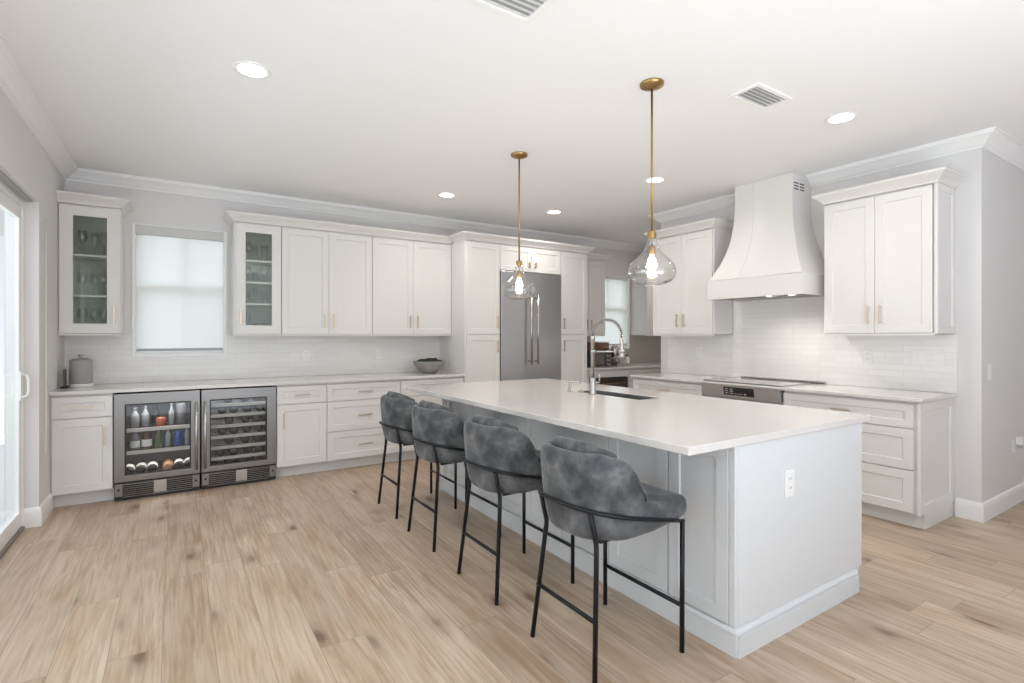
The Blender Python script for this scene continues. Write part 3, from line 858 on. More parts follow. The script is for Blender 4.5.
# slide-in range
t = thing('range', 'stainless steel slide-in electric range with glass cooktop', 'range', (4.295, 3.198, 0), R90); w = .772
obj('oven_body', B(.002, w - .002, .0, .56, .06, .888), 'range_steel', t)
obj('toe_panel', B(.01, w - .01, .03, .06, 0, .058), 'dark', t)
dd = obj('oven_door', B(.006, w - .006, -.035, -.001, .22, .772), 'steel', t, bevel=.004)
obj('oven_window', B(.12, w - .12, -.038, -.034, .34, .64), 'cooktop', dd)
bm = bmesh.new(); tube(bm, [(.05, -.085, .72), (w - .05, -.085, .72)], .011, 12)
for x in (.08, w - .08): tube(bm, [(x, -.083, .72), (x, -.035, .72)], .008, 8)
obj('handle', bm, 'chrome', dd, smooth=True)
obj('storage_drawer', B(.006, w - .006, -.030, -.001, .065, .212), 'steel', t, bevel=.003)
# slanted control panel
bm = bmesh.new()
pr = [(-.030, .788), (-.050, .900), (-.046, .912), (-.02, .916), (.0, .916), (.0, .788)]
a = [bm.verts.new((.0, y, z)) for y, z in pr]; b = [bm.verts.new((w, y, z)) for y, z in pr]
for k in range(len(pr)): bm.faces.new((a[k], a[(k + 1) % 6], b[(k + 1) % 6], b[k]))
bm.faces.new(a); bm.faces.new(b[::-1])
cp = obj('control_panel', bm, 'range_steel', t, bevel=.003)
def slant(x0, x1, s0, s1, off, m, name, par):
    """thin plate lying on the slanted panel; s from 0 (bottom) to 1 (top)"""
    bm = bmesh.new()
    f = lambda s, o: (-.030 - .020 * s - o, .788 + .112 * s)
    vv = []
    for x in (x0, x1):
        for s in (s0, s1):
            for o in (.0, off): y, z = f(s, o); vv.append(bm.verts.new((x, y, z)))
    for q_ in ((0, 1, 3, 2), (4, 6, 7, 5), (0, 4, 5, 1), (2, 3, 7, 6), (1, 5, 7, 3), (0, 2, 6, 4)): bm.faces.new([vv[i] for i in q_])
    return obj(name, bm, m, par)
disp = slant(.235, .535, .14, .80, .0025, 'dark', 'display', cp)
bm_led = []
k = 0
for x0, s0, wd, hs in ((.25, .62, .03, .05), (.25, .45, .03, .05), (.25, .28, .03, .05), (.30, .62, .03, .05), (.30, .45, .03, .05), (.30, .28, .03, .05), (.345, .26, .012, .05), (.368, .26, .012, .05), (.391, .26, .012, .05), (.414, .26, .012, .05), (.44, .26, .02, .08)):
    slant(x0, x0 + wd, s0, s0 + hs, .0030, 'led', 'display_mark', disp)
ck = obj('cooktop', B(.004, w - .004, -.018, .575, .9165, .924), 'cooktop', t, bevel=.002)
for cx, cy, r in ((.2, .14, .10), (.57, .14, .085), (.2, .42, .08), (.57, .42, .10)):
    bm = bmesh.new()
    tube(bm, [(cx + r * math.cos(2 * PI * i / 40), cy + r * math.sin(2 * PI * i / 40), .9242) for i in range(40)], .0008, 6, closed=True)
    obj('burner_ring', bm, 'chrome', ck)
obj('back_trim', B(.03, w + .072, .535, .577, .9245, .938), 'chrome', t, bevel=.003)
obj('side_trim', B(-.0005, .004, -.02, .577, .915, .926), 'chrome', t); obj('side_trim', B(w - .004, w + .0005, -.02, .577, .915, .926), 'chrome', t)

# range wall uppers
VF = 4.55 + .02; VD = RX - VF - .002
def range_upper(y_far, y_near, label, hz=1.53):
    t = thing('wall_cabinet', label, 'cabinet', (VF, y_far, 0), R90); w = y_far - y_near
    rail_and_body(t, w, VD, 1.362, 2.44)
    obj('light_rail', B(0, w, -.018, .004, 1.348, 1.3615), 'cabinet', t, bevel=.002)
    door(t, g, w / 2 - g, 1.366, 2.428, w / 2 - .042, hz - .02); door(t, w / 2, w - .012, 1.366, 2.428, w / 2 + .042, hz - .02)
    return t, w
t, w = range_upper(4.075, 3.290, 'white two-door wall cabinet left of the range hood')
t, w = range_upper(2.222, 1.470, 'white two-door wall cabinet right of the range hood')
for y in (1.470,):
    ep = obj('end_panel', shaker_bm(0, VD + .018, 1.362, 2.439, fr=.05), 'cabinet', t); ep.location = (w + .0005, -.018, 0); ep.rotation_euler = (0, 0, PI / 2)
VB = RX - .002
cornice([(VB, 4.075), (VF - .02, 4.075), (VF - .02, 3.290), (VB, 3.290)], -1, 'white cornice on the wall cabinet left of the range hood')
cornice([(VB, 2.222), (VF - .02, 2.222), (VF - .02, 1.452), (VB, 1.452)], -1, 'white cornice on the wall cabinet right of the range hood')

# ---------------------------------------------------------------- range hood
HY0, HY1 = 2.292, 3.205           # box, along the wall
hd = thing('range_hood', 'large white flared range hood rising to the ceiling', 'range hood', (RX - .001, (HY0 + HY1) / 2, 1.695))
hw = (HY1 - HY0) / 2
def hloop(z, half, dep, zz=None):
    c = .034 * max(0, min(1, (z - .1825) / .5))      # the flue sits a touch off the middle of the band
    return [(-.0, c - half, z), (-dep, c - half, z), (-dep, c + half, z), (-.0, c + half, z)]
# band
bm = bmesh.new()
rows = [hloop(0, hw, .535), hloop(.175, hw, .535), hloop(.182, hw - .010, .525)]
V = [[bm.verts.new(p) for p in r] for r in rows]
# opening underneath
inn = [bm.verts.new(p) for p in ((-.03, -hw + .03, 0), (-.505, -hw + .03, 0), (-.505, hw - .03, 0), (-.03, hw - .03, 0))]
inn2 = [bm.verts.new((v.co.x, v.co.y, .03)) for v in inn]
for A, D in zip(V, V[1:]):
    for k in range(4): bm.faces.new((A[k], A[(k + 1) % 4], D[(k + 1) % 4], D[k]))
for k in range(4): bm.faces.new((V[0][k], inn[k], inn[(k + 1) % 4], V[0][(k + 1) % 4])); bm.faces.new((inn[k], inn2[k], inn2[(k + 1) % 4], inn[(k + 1) % 4]))
bm.faces.new(inn2); bm.faces.new(V[-1])
obj('hood_band', bm, 'cabinet', hd, bevel=.002)
li = obj('vent_insert', B(-.50, -.04, -hw + .035, hw - .035, .006, .028), 'steel', hd)
for y in (-.10, -.30):
    bm = bmesh.new(); lathe(bm, [(.022, .0025), (.022, .0055)], (-.42, y, 0), 18); obj('lamp', bm, 'hoodlamp', li)
    lt = bpy.data.lights.new('hood_spot', 'SPOT'); lt.energy = 9; lt.color = (1, .9, .8); lt.spot_size = math.radians(150); lt.spot_blend = 1; lt.shadow_soft_size = .02
    lo = bpy.data.objects.new('hood_spot', lt); C.objects.link(lo); lo.parent = hd; lo.location = (-.42, y, -.004)
bm = bmesh.new()
for k in range(12): box(bm, -.38, -.10, -.33 + k * .058, -.29 + k * .058, .003, .0055)
obj('filter', bm, 'chrome', li)
# flared body: concave sweep up to the flue
def flare(s):
    """s 0..1 up: half width, depth, height"""
    z = .1825 + s * (1.103 - .1825)
    k = (1 - min(1, s / .80)) ** 2.3
    return .282 + (hw - .010 - .282) * k, .300 + (.525 - .300) * k, z
N = 22
bm = bmesh.new(); V = []
for i in range(N + 1):
    hf, dp, z = flare(i / N); V.append([bm.verts.new(p) for p in hloop(z, hf, dp)])
for A, D in zip(V, V[1:]):
    for k in range(4): bm.faces.new((A[k], A[(k + 1) % 4], D[(k + 1) % 4], D[k]))
bm.faces.new(V[0][::-1]); bm.faces.new(V[-1])
fb = obj('flared_body', bm, 'cabinet', hd)
# two raised curved battens on the front
for s_ in (-1, 1):
    bm = bmesh.new(); V = []
    for i in range(N + 1):
        hf, dp, z = flare(i / N)
        if i == N: z -= .002
        c0 = s_ * hf * .30; cc = .034 * max(0, min(1, (z - .1825) / .5)); c0 += cc; c1 = c0 + s_ * hf * .698
        V.append([bm.verts.new(p) for p in ((-dp + .002, c0 - .0, z), (-dp - .007, c0 - .0, z), (-dp - .007, c1, z), (-dp + .002, c1, z))])
    for A, D in zip(V, V[1:]):
        for k in range(4): bm.faces.new((A[k], A[(k + 1) % 4], D[(k + 1) % 4], D[k]))
    bm.faces.new(V[0][::-1]); bm.faces.new(V[-1])
    obj('side_strip', bm, 'cabinet', hd)
# vent slots, dark strips standing for their shade, near the top of the side that faces the camera
for cx in (-.245, -.150):
    for k in range(3):
        z = .955 + k * .026
        bm = bmesh.new(); box(bm, cx - .036, cx + .036, -.2495, -.2465, z, z + .011); obj('vent_slot', bm, 'gap', fb)

# ================================================================== ISLAND
IX0, IX1, IY0, IY1 = 1.962, 3.082, 1.312, 4.165
isl = thing('kitchen_island', 'large white kitchen island with panelled side and plain end', 'island', (IX0, IY0, 0))
LXI, LYI = IX1 - IX0, IY1 - IY0
# hollow at the sink so that the basin has room
SK = (2.615, 2.830, 2.46, 3.14)
bm = grid_solid([0.012, SK[0] - .02 - IX0, SK[1] + .02 - IX0, LXI], [.012, SK[2] - .02 - IY0, SK[3] + .02 - IY0, LYI], .60, .8785, {(1, 1)}, XY)
box(bm, .012, LXI, .012, LYI, .09, .5995)
obj('island_body', bm, 'island', isl)
obj('plinth', B(.0, LXI - .075, -.020, LYI - .01, 0, .0895), 'island', isl)
bm = sweep_profile([(LXI - .070, LYI + .0), (-.001, LYI + .0), (-.001, -.001), (LXI - .070, -.001)], [(0, 0), (.024, 0), (.024, .098), (.018, .106), (.008, .112), (.0, .1125)], 1)
bm.free()
bm = sweep_profile([(.0, LYI), (.0, .0), (LXI - .070, .0)], [(-.004, 0.0005), (.010, 0.0005), (.010, .090), (.014, .094), (.014, .102), (.006, .112), (-.004, .115)], -1)
obj('base_moulding', bm, 'island', isl)
# plain end panel with a raised stile at the near-left corner
obj('end_panel', B(.022, LXI, .0, .0115, .116, .8785), 'island', isl, bevel=.0015)
obj('corner_post', B(.0, .021, .0, .030, .116, .8785), 'island', isl, bevel=.003)
# panelled long side (faces the stools): shaker fronts, local frame turned to face -x
def side_front(y_far, y_near, name='panel', fr=.062, z0=.120, z1=.8785):
    o = obj(name, shaker_bm(0, y_far - y_near, z0, z1, fr=fr, t=.014, rec=.009), 'island', isl)
    o.location = (.0118, y_far - IY0, 0); o.rotation_euler = (0, 0, R90)
side_front(1.660, 1.344, fr=.060)
for i in range(6):
    y0 = 1.668 + i * .4 ; side_front(y0 + .396, y0, fr=.062)
side_front(4.160, 4.076, fr=.03)
# doors of the working side
for i in range(5):
    y0 = .02 + i * .566
    o = obj('door', shaker_bm(0, .560, .115, .868, fr=.062), 'island', isl); o.location = (LXI, y0, 0); o.rotation_euler = (0, 0, PI / 2)

CT = (1.650, 3.165, 1.300, 4.250)
o = obj('countertop', grid_solid([CT[0], SK[0], SK[1], CT[1]], [CT[2], SK[2], SK[3], CT[3]], .880, .914, {(1, 1)}, XY), 'quartz', bevel=.004, seg=3)
tag(o, 'wide white quartz countertop of the island with a sink cut-out', 'countertop')
# sink basin
sk = thing('sink', 'stainless undermount sink in the island countertop beside the faucet', 'sink', ((SK[0] + SK[1]) / 2, (SK[2] + SK[3]) / 2, .68))
a, b = (SK[1] - SK[0]) / 2 - .0015, (SK[3] - SK[2]) / 2 - .0015
bm = bmesh.new()
def rect(i, z): return [bm.verts.new(p) for p in ((-a + i, -b + i, z), (a - i, -b + i, z), (a - i, b - i, z), (-a + i, b - i, z))]
R_ = [rect(0, .229), rect(.0012, .230), rect(.003, .03), rect(.02, .006), rect(.04, .004)]
for A, D in zip(R_, R_[1:]):
    for k in range(4): bm.faces.new((A[k], A[(k + 1) % 4], D[(k + 1) % 4], D[k]))
bm.faces.new(R_[-1]);
R2 = [rect(-.0002, .20), rect(0, .02), rect(.02, .001)]
for A, D in zip(R2, R2[1:]):
    for k in range(4): bm.faces.new((A[k], A[(k + 1) % 4], D[(k + 1) % 4], D[k]))
bm.faces.new(R2[-1])
for k in range(4): bm.faces.new((R_[0][k], R_[0][(k + 1) % 4], R2[0][(k + 1) % 4], R2[0][k]))
obj('basin', bm, 'sink', sk)
bm = bmesh.new(); lathe(bm, [(.001, .006), (.028, .006), (.042, .0045), (.042, .0085), (.03, .010), (.001, .007)], seg=20); obj('drain', bm, 'chrome', sk, smooth=True)

# ---------------------------------------------------------------- faucet
fx, fy = 2.568, 2.872
fc = thing('faucet', 'tall satin nickel spring pull-down faucet on the island', 'faucet', (fx, fy, .9145))
bm = bmesh.new(); lathe(bm, [(.028, 0), (.028, .004), (.023, .010), (.023, .110), (.020, .118), (.014, .122), (.0135, .123)], seg=24)
obj('faucet_base', bm, 'chrome', fc, smooth=True)
bm = bmesh.new(); lathe(bm, [(.0135, .1235), (.0135, .395), (.017, .397), (.017, .425), (.012, .43)], seg=20)
obj('riser', bm, 'chrome', fc, smooth=True)
dv = Vector((.80, -.60, 0)).normalized()
RAD = .105
arc = []
for i in range(41):
    t_ = PI - PI * 1.03 * i / 40
    arc.append(Vector((0, 0, .43)) + dv * (RAD + RAD * math.cos(t_)) + Vector((0, 0, 1)) * (RAD * 1.12 * math.sin(t_)))
bm = bmesh.new(); tube(bm, arc, .0065, 10)
obj('hose', bm, mat('hose_rubber', (.10, .10, .10), .5), fc, smooth=True)
# the coil round the hose
bm = bmesh.new(); pts = []
turns = 26; per = 9
for i in range(turns * per + 1):
    s = i / (turns * per) * 40; j = min(39, int(s)); p = arc[j].lerp(arc[j + 1], s - j)
    d_ = (arc[j + 1] - arc[j]).normalized(); n1 = dv.cross(Vector((0, 0, 1))).normalized(); n2 = d_.cross(n1)
    t_ = 2 * PI * i / per; pts.append(p + (n1 * math.cos(t_) + n2 * math.sin(t_)) * .0118)
tube(bm, pts, .0034, 6)
obj('spring_coil', bm, 'chrome', fc, smooth=True)
e = arc[-1]; hx, hy, hz = e.x, e.y, e.z
bm = bmesh.new(); lathe(bm, [(.009, 0), (.014, -.006), (.015, -.05), (.019, -.065), (.020, -.125), (.024, -.135), (.024, -.150), (.005, -.150)], (hx, hy, hz), 20)
obj('spray_head', bm, 'chrome', fc, smooth=True)
bm = bmesh.new(); tube(bm, [(0, 0, .315), (hx, hy, .315)], .0065, 10); lathe(bm, [(.0165, .303), (.0165, .327)], (0, 0, 0), 16); lathe(bm, [(.0195, .306), (.0235, .306), (.0235, .324), (.0195, .324)], (hx, hy, 0), 18)
obj('support_arm', bm, 'chrome', fc, smooth=True)
bm = bmesh.new(); tube(bm, [(0, 0, .085), (.035, -.030, .085)], .010, 10); tube(bm, [(.035, -.030, .085), (.040, -.034, .150)], [.007, .005], 8)
obj('lever', bm, 'chrome', fc, smooth=True)
sd = thing('soap_dispenser', 'short satin nickel soap dispenser on the island beyond the faucet', 'soap dispenser', (2.556, 3.118, .9145))
bm = bmesh.new(); lathe(bm, [(.022, 0), (.022, .006), (.014, .010), (.013, .055), (.009, .058), (.009, .078), (.002, .079)], seg=18); obj('pump_body', bm, 'chrome', sd, smooth=True)
bm = bmesh.new(); tube(bm, [(0, 0, .072), (.060, -.035, .074), (.068, -.04, .066)], .0065, 10); obj('spout', bm, 'chrome', sd, smooth=True)
bm = bmesh.new(); lathe(bm, [(.020, 0), (.020, .010), (.016, .016), (.002, .016)], seg=18)
tag(obj('air_switch', bm, 'chrome', smooth=True, loc=(2.590, 3.020, .9145)), 'small round nickel air switch button on the island near the soap dispenser', 'switch')

# ================================================================== PENDANTS
def pendant(label, x, y):
    t = thing('pendant_light', label, 'pendant light', (x, y, 1.64), group='brass and glass pendants over the island')
    top = H - 1.64
    bm = bmesh.new(); lathe(bm, [(.006, top - .036), (.018, top - .034), (.055, top - .022), (.066, top - .016), (.068, top - .004), (.068, top - .0006), (.01, top - .0006)], seg=32); obj('canopy', bm, 'brass', t, smooth=True)
    bm = bmesh.new(); tube(bm, [(0, 0, .305), (0, 0, top - .035)], .0065, 12); obj('rod', bm, 'brass', t, smooth=True)
    bm = bmesh.new(); lathe(bm, [(.008, .308), (.023, .305), (.0245, .300), (.0245, .270), (.023, .266), (.012, .264), (.004, .250), (.004, .225), (.0175, .222), (.0185, .205), (.0215, .175), (.0215, .172), (.01, .170)], seg=24); obj('socket', bm, 'brass', t, smooth=True)
    bm = bmesh.new(); lathe(bm, [(.010, .172), (.013, .162), (.020, .145), (.027, .125), (.029, .108), (.025, .092), (.014, .082), (.002, .080)], seg=20); obj('bulb', bm, 'bulb', t, smooth=True)
    outp = [(.062, .000), (.085, .004), (.112, .018), (.130, .042), (.136, .068), (.134, .090), (.124, .112), (.106, .134), (.082, .156), (.060, .178), (.046, .200), (.037, .222), (.032, .245), (.0305, .268)]
    prof = outp + [(max(r - .003, .02), h) for r, h in outp[::-1]]
    bm = bmesh.new(); lathe(bm, prof, seg=56, cap=False)
    # close the rim at the mouth
    obj('glass_shade', bm, 'globe', t, smooth=True)
    lt = bpy.data.lights.new('pendant_glow', 'POINT'); lt.energy = 5; lt.color = (1, .82, .6); lt.shadow_soft_size = .03
    lo = bpy.data.objects.new('pendant_glow', lt); C.objects.link(lo); lo.parent = t; lo.location = (0, 0, .06)
pendant('glass and brass pendant lamp nearest the camera, over the island front end', 2.306, 2.073)
pendant('glass and brass pendant lamp farther back, in front of the refrigerator', 2.311, 3.458)

# ================================================================== CEILING LIGHTS AND VENTS
def downlight(x, y, label):
    t = thing('recessed_light', label, 'ceiling light', (x, y, H), group='recessed ceiling lights')
    bm = bmesh.new(); lathe(bm, [(.072, -.0005), (.095, -.0005), (.096, -.004), (.090, -.008), (.073, -.004)], seg=36, cap=False)
    obj('trim_ring', bm, 'trim', t, smooth=True)
    bm = bmesh.new(); lathe(bm, [(.0715, -.0006), (.0715, -.003)], seg=32); obj('lens', bm, 'lens', t)
    lt = bpy.data.lights.new('downlight', 'SPOT'); lt.energy = SPOT_W * 4; lt.color = (1, .93, .84); lt.spot_size = math.radians(165); lt.spot_blend = 1.0; lt.shadow_soft_size = .07
    lo = bpy.data.objects.new('downlight', lt); C.objects.link(lo); lo.parent = t; lo.location = (0, 0, -.02)
downlight(.352, 3.162, 'recessed ceiling light at the left, nearest the sliding door')
downlight(3.733, 1.714, 'recessed ceiling light at the right, nearest the right wall cabinet')
downlight(2.350, 4.857, 'recessed ceiling light above the aisle behind the farthest stool')
downlight(3.723, 4.836, 'recessed ceiling light in front of the refrigerator, right of the far pendant')
downlight(3.753, 3.336, 'recessed ceiling light seen behind the near pendant rod, before the hood')

downlight(.352, 1.714, 'recessed ceiling light just behind the top edge of the view, nearest the viewer')  # added out of view to brighten the left wall and floor
downlight(6.15, 4.95, 'recessed ceiling light in the nook ceiling, out of sight behind the range wall cabinet')  # added to lift the dark nook, hidden from the camera

def vent(x0, x1, y0, y1, label):
    t = thing('ceiling_vent', label, 'air vent', ((x0 + x1) / 2, (y0 + y1) / 2, H))
    a, b = (x1 - x0) / 2, (y1 - y0) / 2
    obj('vent_frame', grid_solid([-a - .03, -a, a, a + .03], [-b - .03, -b, b, b + .03], -.012, -.0005, {(1, 1)}, XY), 'trim', t, bevel=.004)
    obj('duct', B(-a + .001, a - .001, -b + .001, b - .001, -.003, -.0007), 'vent_dark', t)
    n = 5
    for k in range(n):
        y = -b + (k + .5) * (2 * b / n); h = b / n * .84
        bm = bmesh.new()
        vv = [bm.verts.new(p) for p in ((-a + .002, y - h, -.016), (a - .002, y - h, -.016), (a - .002, y + h, -.005), (-a + .002, y + h, -.005), (-a + .002, y - h, -.0145), (a - .002, y - h, -.0145), (a - .002, y + h, -.0035), (-a + .002, y + h, -.0035))]
        for f in ((0, 1, 2, 3), (7, 6, 5, 4), (0, 4, 5, 1), (1, 5, 6, 2), (2, 6, 7, 3), (3, 7, 4, 0)): bm.faces.new([vv[i] for i in f])
        obj('slat', bm, 'trim', t)
vent(2.835, 3.135, 1.755, 1.895, 'white louvred ceiling vent near the right recessed light')
vent(1.06, 1.345, 1.79, 1.955, 'white louvred ceiling vent cut off by the top edge of the picture')

# ================================================================== OUTLETS AND SWITCHES
def plate(name, label, cat, loc, rz, w=.072, h=.115, kind='outlet', n=1, group=None):
    t = thing(name, label, cat, loc, rz, group)
    obj('cover_plate', B(-w / 2, w / 2, -.006, 0, -h / 2, h / 2), 'plastic', t, bevel=.002)
    for k in range(n):
        cx = (k - (n - 1) / 2) * (w / n) * .96
        if kind == 'outlet':
            for s in (-1, 1):
                f = obj('receptacle', B(cx - .016, cx + .016, -.009, -.006, s * .021 - .015, s * .021 + .015), 'plastic', t, bevel=.003)
                bm = B(cx - .008, cx - .006, -.0095, -.0088, s * .021 - .004, s * .021 + .006); box(bm, cx + .006, cx + .008, -.0095, -.0088, s * .021 - .004, s * .021 + .006)
                obj('slots', bm, 'dark', f)
        else:
            obj('rocker', B(cx - .0165, cx + .0165, -.010, -.006, -.033, .033), 'plastic', t, bevel=.003)
    return t
plate('wall_outlet', 'white outlet on the back tiles, nearer the window', 'outlet', (1.183, BY - .0085, 1.135), 0)
plate('wall_outlet', 'white outlet on the back tiles, nearer the bowl', 'outlet', (1.978, BY - .0085, 1.135), 0)
plate('wall_outlet', 'white outlet on the tiles left of the range', 'outlet', (RX - .0085, 3.698, 1.165), R90)
plate('wall_outlet', 'white outlet on the tiles between the hood and the switch plate', 'outlet', (RX - .0085, 2.032, 1.170), R90)
plate('switch_plate', 'wide white four-gang switch plate on the tiles at the right end', 'switch', (RX - .0085, 1.615, 1.175), R90, w=.205, kind='sw', n=4)
plate('wall_outlet', 'white outlet on the plain end of the island', 'outlet', (2.369, IY0 - .0005, .665), 0, h=.125, w=.078)
plate('light_switch', 'white light switch on the far right wall', 'switch', (5.046, RY - .0005, 1.075), 0, kind='sw')
plate('wall_outlet', 'white outlet low on the far right wall with a plug-in device', 'outlet', (5.615, RY - .0005, .47), 0)
pg = thing('plug_in_freshener', 'white plug-in device in the outlet low on the far right wall', 'air freshener', (5.645, RY - .011, .505))
obj('device_body', B(-.022, .024, -.045, 0, -.03, .035), 'plastic', pg, bevel=.008)
obj('refill', B(-.012, .014, -.038, -.010, -.055, -.0305), mat('device_grey', (.45, .45, .46), .3), pg, bevel=.004)

# ================================================================== COUNTER THINGS
bw = thing('bowl', 'low grey stone bowl on the back countertop', 'bowl', (2.480, 5.60, .9145))
bm = bmesh.new(); lathe(bm, [(.002, .0), (.072, .0), (.082, .004), (.130, .045), (.168, .098), (.186, .134), (.186, .140), (.178, .140), (.160, .100), (.120, .050), (.070, .016), (.002, .014)], seg=44, cap=False)
obj('bowl_body', bm, 'concrete', bw, smooth=True)
ms = bmesh.new()
bmesh.ops.create_icosphere(ms, subdivisions=4, radius=1)
for v in ms.verts:
    n_ = noise.noise(v.co * 3.1) * .28 + noise.noise(v.co * 9) * .16
    v.co = Vector((v.co.x * .158, v.co.y * .158, .122 + max(v.co.z, -.15) * .040 * (1 + n_ * 2.2) + (.02 * n_ if v.co.z > 0 else 0)))
tag(obj('moss', ms, 'moss', smooth=True, loc=(2.480, 5.60, .9145)), 'dark green moss mound filling the grey stone bowl', 'moss')

cn = thing('canister', 'grey cylindrical canister with white base on the counter by the left wall', 'canister', (-.672, 5.68, .9145))
bm = bmesh.new(); lathe(bm, [(.078, 0), (.082, .003), (.082, .022), (.078, .026), (.002, .026)], seg=36); obj('base', bm, 'plastic', cn, smooth=True)
bm = bmesh.new(); lathe(bm, [(.074, .0262), (.078, .034), (.078, .222), (.073, .230), (.002, .230)], seg=36); obj('canister_body', bm, 'canister', cn, smooth=True)
bm = bmesh.new(); lathe(bm, [(.060, .2302), (.060, .238), (.018, .243), (.014, .256), (.024, .264), (.022, .272), (.002, .274)], seg=28)
obj('lid', bm, 'canister', cn, smooth=True)
bt = thing('charging_stand', 'small dark upright stand squeezed between the canister and left wall', 'stand', (-.770, 5.60, .9145))  # plain dark upright slab on a foot, use unknown
obj('stand_base', B(-.020, .028, -.05, .05, 0, .014), 'dark', bt, bevel=.004)
obj('upright', B(-.006, .010, -.035, .035, .0145, .155), mat('charcoal', (.10, .10, .10), .5), bt, bevel=.004)

# ---------------------------------------------------------------- glassware behind the glass doors
def stem_bm(h, r, bulb=.55):
    bm = bmesh.new()
    z1 = h * (1 - bulb)
    lathe(bm, [(.001, 0.0), (r * .85, 0), (r * .8, .003), (.005, .008), (.0035, z1 * .6), (.005, z1), (r * .75, z1 + h * bulb * .22), (r, z1 + h * bulb * .45), (r * .82, h), (r * .78, h), (r * .95, z1 + h * bulb * .45), (r * .7, z1 + h * bulb * .25), (.002, z1 + .006)], seg=18, cap=False)
    return bm
def tumbler_bm(h, r):
    bm = bmesh.new(); lathe(bm, [(.001, 0), (r * .8, 0), (r * .85, .004), (r, h), (r * .93, h), (r * .78, .010), (.001, .009)], seg=18, cap=False); return bm
proto = {}
def glassware(kind, x, y, z, label, group, h=.2, r=.038):
    key = (kind, h, r)
    if key not in proto:
        nm = {'wine_glass': 'wine_glass', 'tumbler': 'drinking_glass', 'flute': 'champagne_flute'}[kind]
        bm = tumbler_bm(h, r) if kind == 'tumbler' else stem_bm(h, r, .55 if kind == 'wine_glass' else .62)
        o = obj(nm, bm, 'glassware', smooth=True); proto[key] = o
    else:
        o = proto[key].copy(); C.objects.link(o)
    o.location = (x, y, z)
    return tag(o, label, 'glass', group)
gy = UF + .10
zl = [1.381, 1.6905, 2.0305]
nm3 = ('bottom', 'middle', 'top')
for lv, z in enumerate(zl):
    for i, x in enumerate((-.665, -.590, -.520)):
        glassware('wine_glass', x, gy + (.0, .05, .0)[i], z, 'stemmed wine glass, %s of three on the %s level of the left glass cabinet' % (('left', 'centre', 'right')[i], nm3[lv]), 'stemmed glasses in the left glass cabinet', (.20, .19, .215)[lv], (.036, .034, .034)[lv])
zr = [1.381, 1.6655, 1.8755, 2.0855]
nm4 = ('bottom', 'second', 'third', 'top')
for lv, z in enumerate(zr):
    for i, x in enumerate((.595, .665, .745)):
        if lv == 0 and i != 0: kind, h, r = 'tumbler', .09, .032
        elif lv == 0: kind, h, r = 'wine_glass', .19, .030
        elif lv == 1: kind, h, r = ('flute', .165, .026) if i == 1 else ('tumbler', .12, .029)
        elif lv == 2: kind, h, r = ('wine_glass', .15, .032) if i != 1 else ('tumbler', .11, .028)
        else: kind, h, r = ('tumbler', .16, .030) if i else ('wine_glass', .18, .036)
        glassware(kind, x, gy + (.0, .04, .0)[i], z, 'clear glass, %s of three on the %s level of the narrow glass cabinet' % (('left', 'middle', 'right')[i], nm4[lv]), 'glasses in the narrow glass cabinet', h, r)

# ================================================================== BAR STOOLS
def sgn(v): return -1 if v < 0 else 1
OX = 1.58           # local x = world x - OX for the nearest stool
def U_pt(phi, cx, a, b, n, inset=0.0):
    c_, s_ = math.cos(phi), math.sin(phi)
    return (cx - OX - (a - inset) * abs(c_) ** (2 / n), (b - inset) * sgn(s_) * abs(s_) ** (2 / n))
def shell_bm():
    bm = bmesh.new()
    N = 34; rows = []
    for i in range(N + 1):
        phi = -PI / 2 + PI * i / N
        x_, _ = U_pt(phi, 1.582, .278, .237, 2.6)
        xw = x_ + OX
        t1 = max(0, min(1, (xw - 1.38) / .20))
        T = .880 - .055 * t1 ** .9 - .105 * max(0, (t1 - .45) / .55) ** 2
        bz = .524 + .030 * t1
        prof = [(.110, bz - .002), (.065, bz), (.040, bz + .008), (.026, bz + .034), (.016, bz + .08), (.008, bz + .14), (.001, .75), (-.004, T - .05), (-.001, T - .018), (.010, T - .003), (.026, T), (.042, T - .006), (.052, T - .028), (.058, T - .08 if T - .08 > .64 else .64), (.064, .60), (.085, .585)]
        row = []
        for d, z in prof:
            x, y = U_pt(phi, 1.582, .277, .238, 2.6, d); y -= .006
            row.append(bm.verts.new((x, y, z)))
        rows.append(row)
    for A, D in zip(rows, rows[1:]):
        for k in range(len(A) - 1): bm.faces.new((A[k], A[k + 1], D[k + 1], D[k]))
        bm.faces.new((A[-1], A[0], D[0], D[-1]))
    # rounded front ends
    for row, s in ((rows[0], 1), (rows[-1], -1)):
        c = Vector((0, 0, 0))
        for v in row: c += v.co
        c /= len(row)
        ring = [bm.verts.new(c.lerp(v.co, .62) + Vector((.012, 0, 0))) for v in row]
        for k in range(len(row)): bm.faces.new((row[k], row[(k + 1) % len(row)], ring[(k + 1) % len(row)], ring[k]))
        bm.faces.new(ring)
    return bm
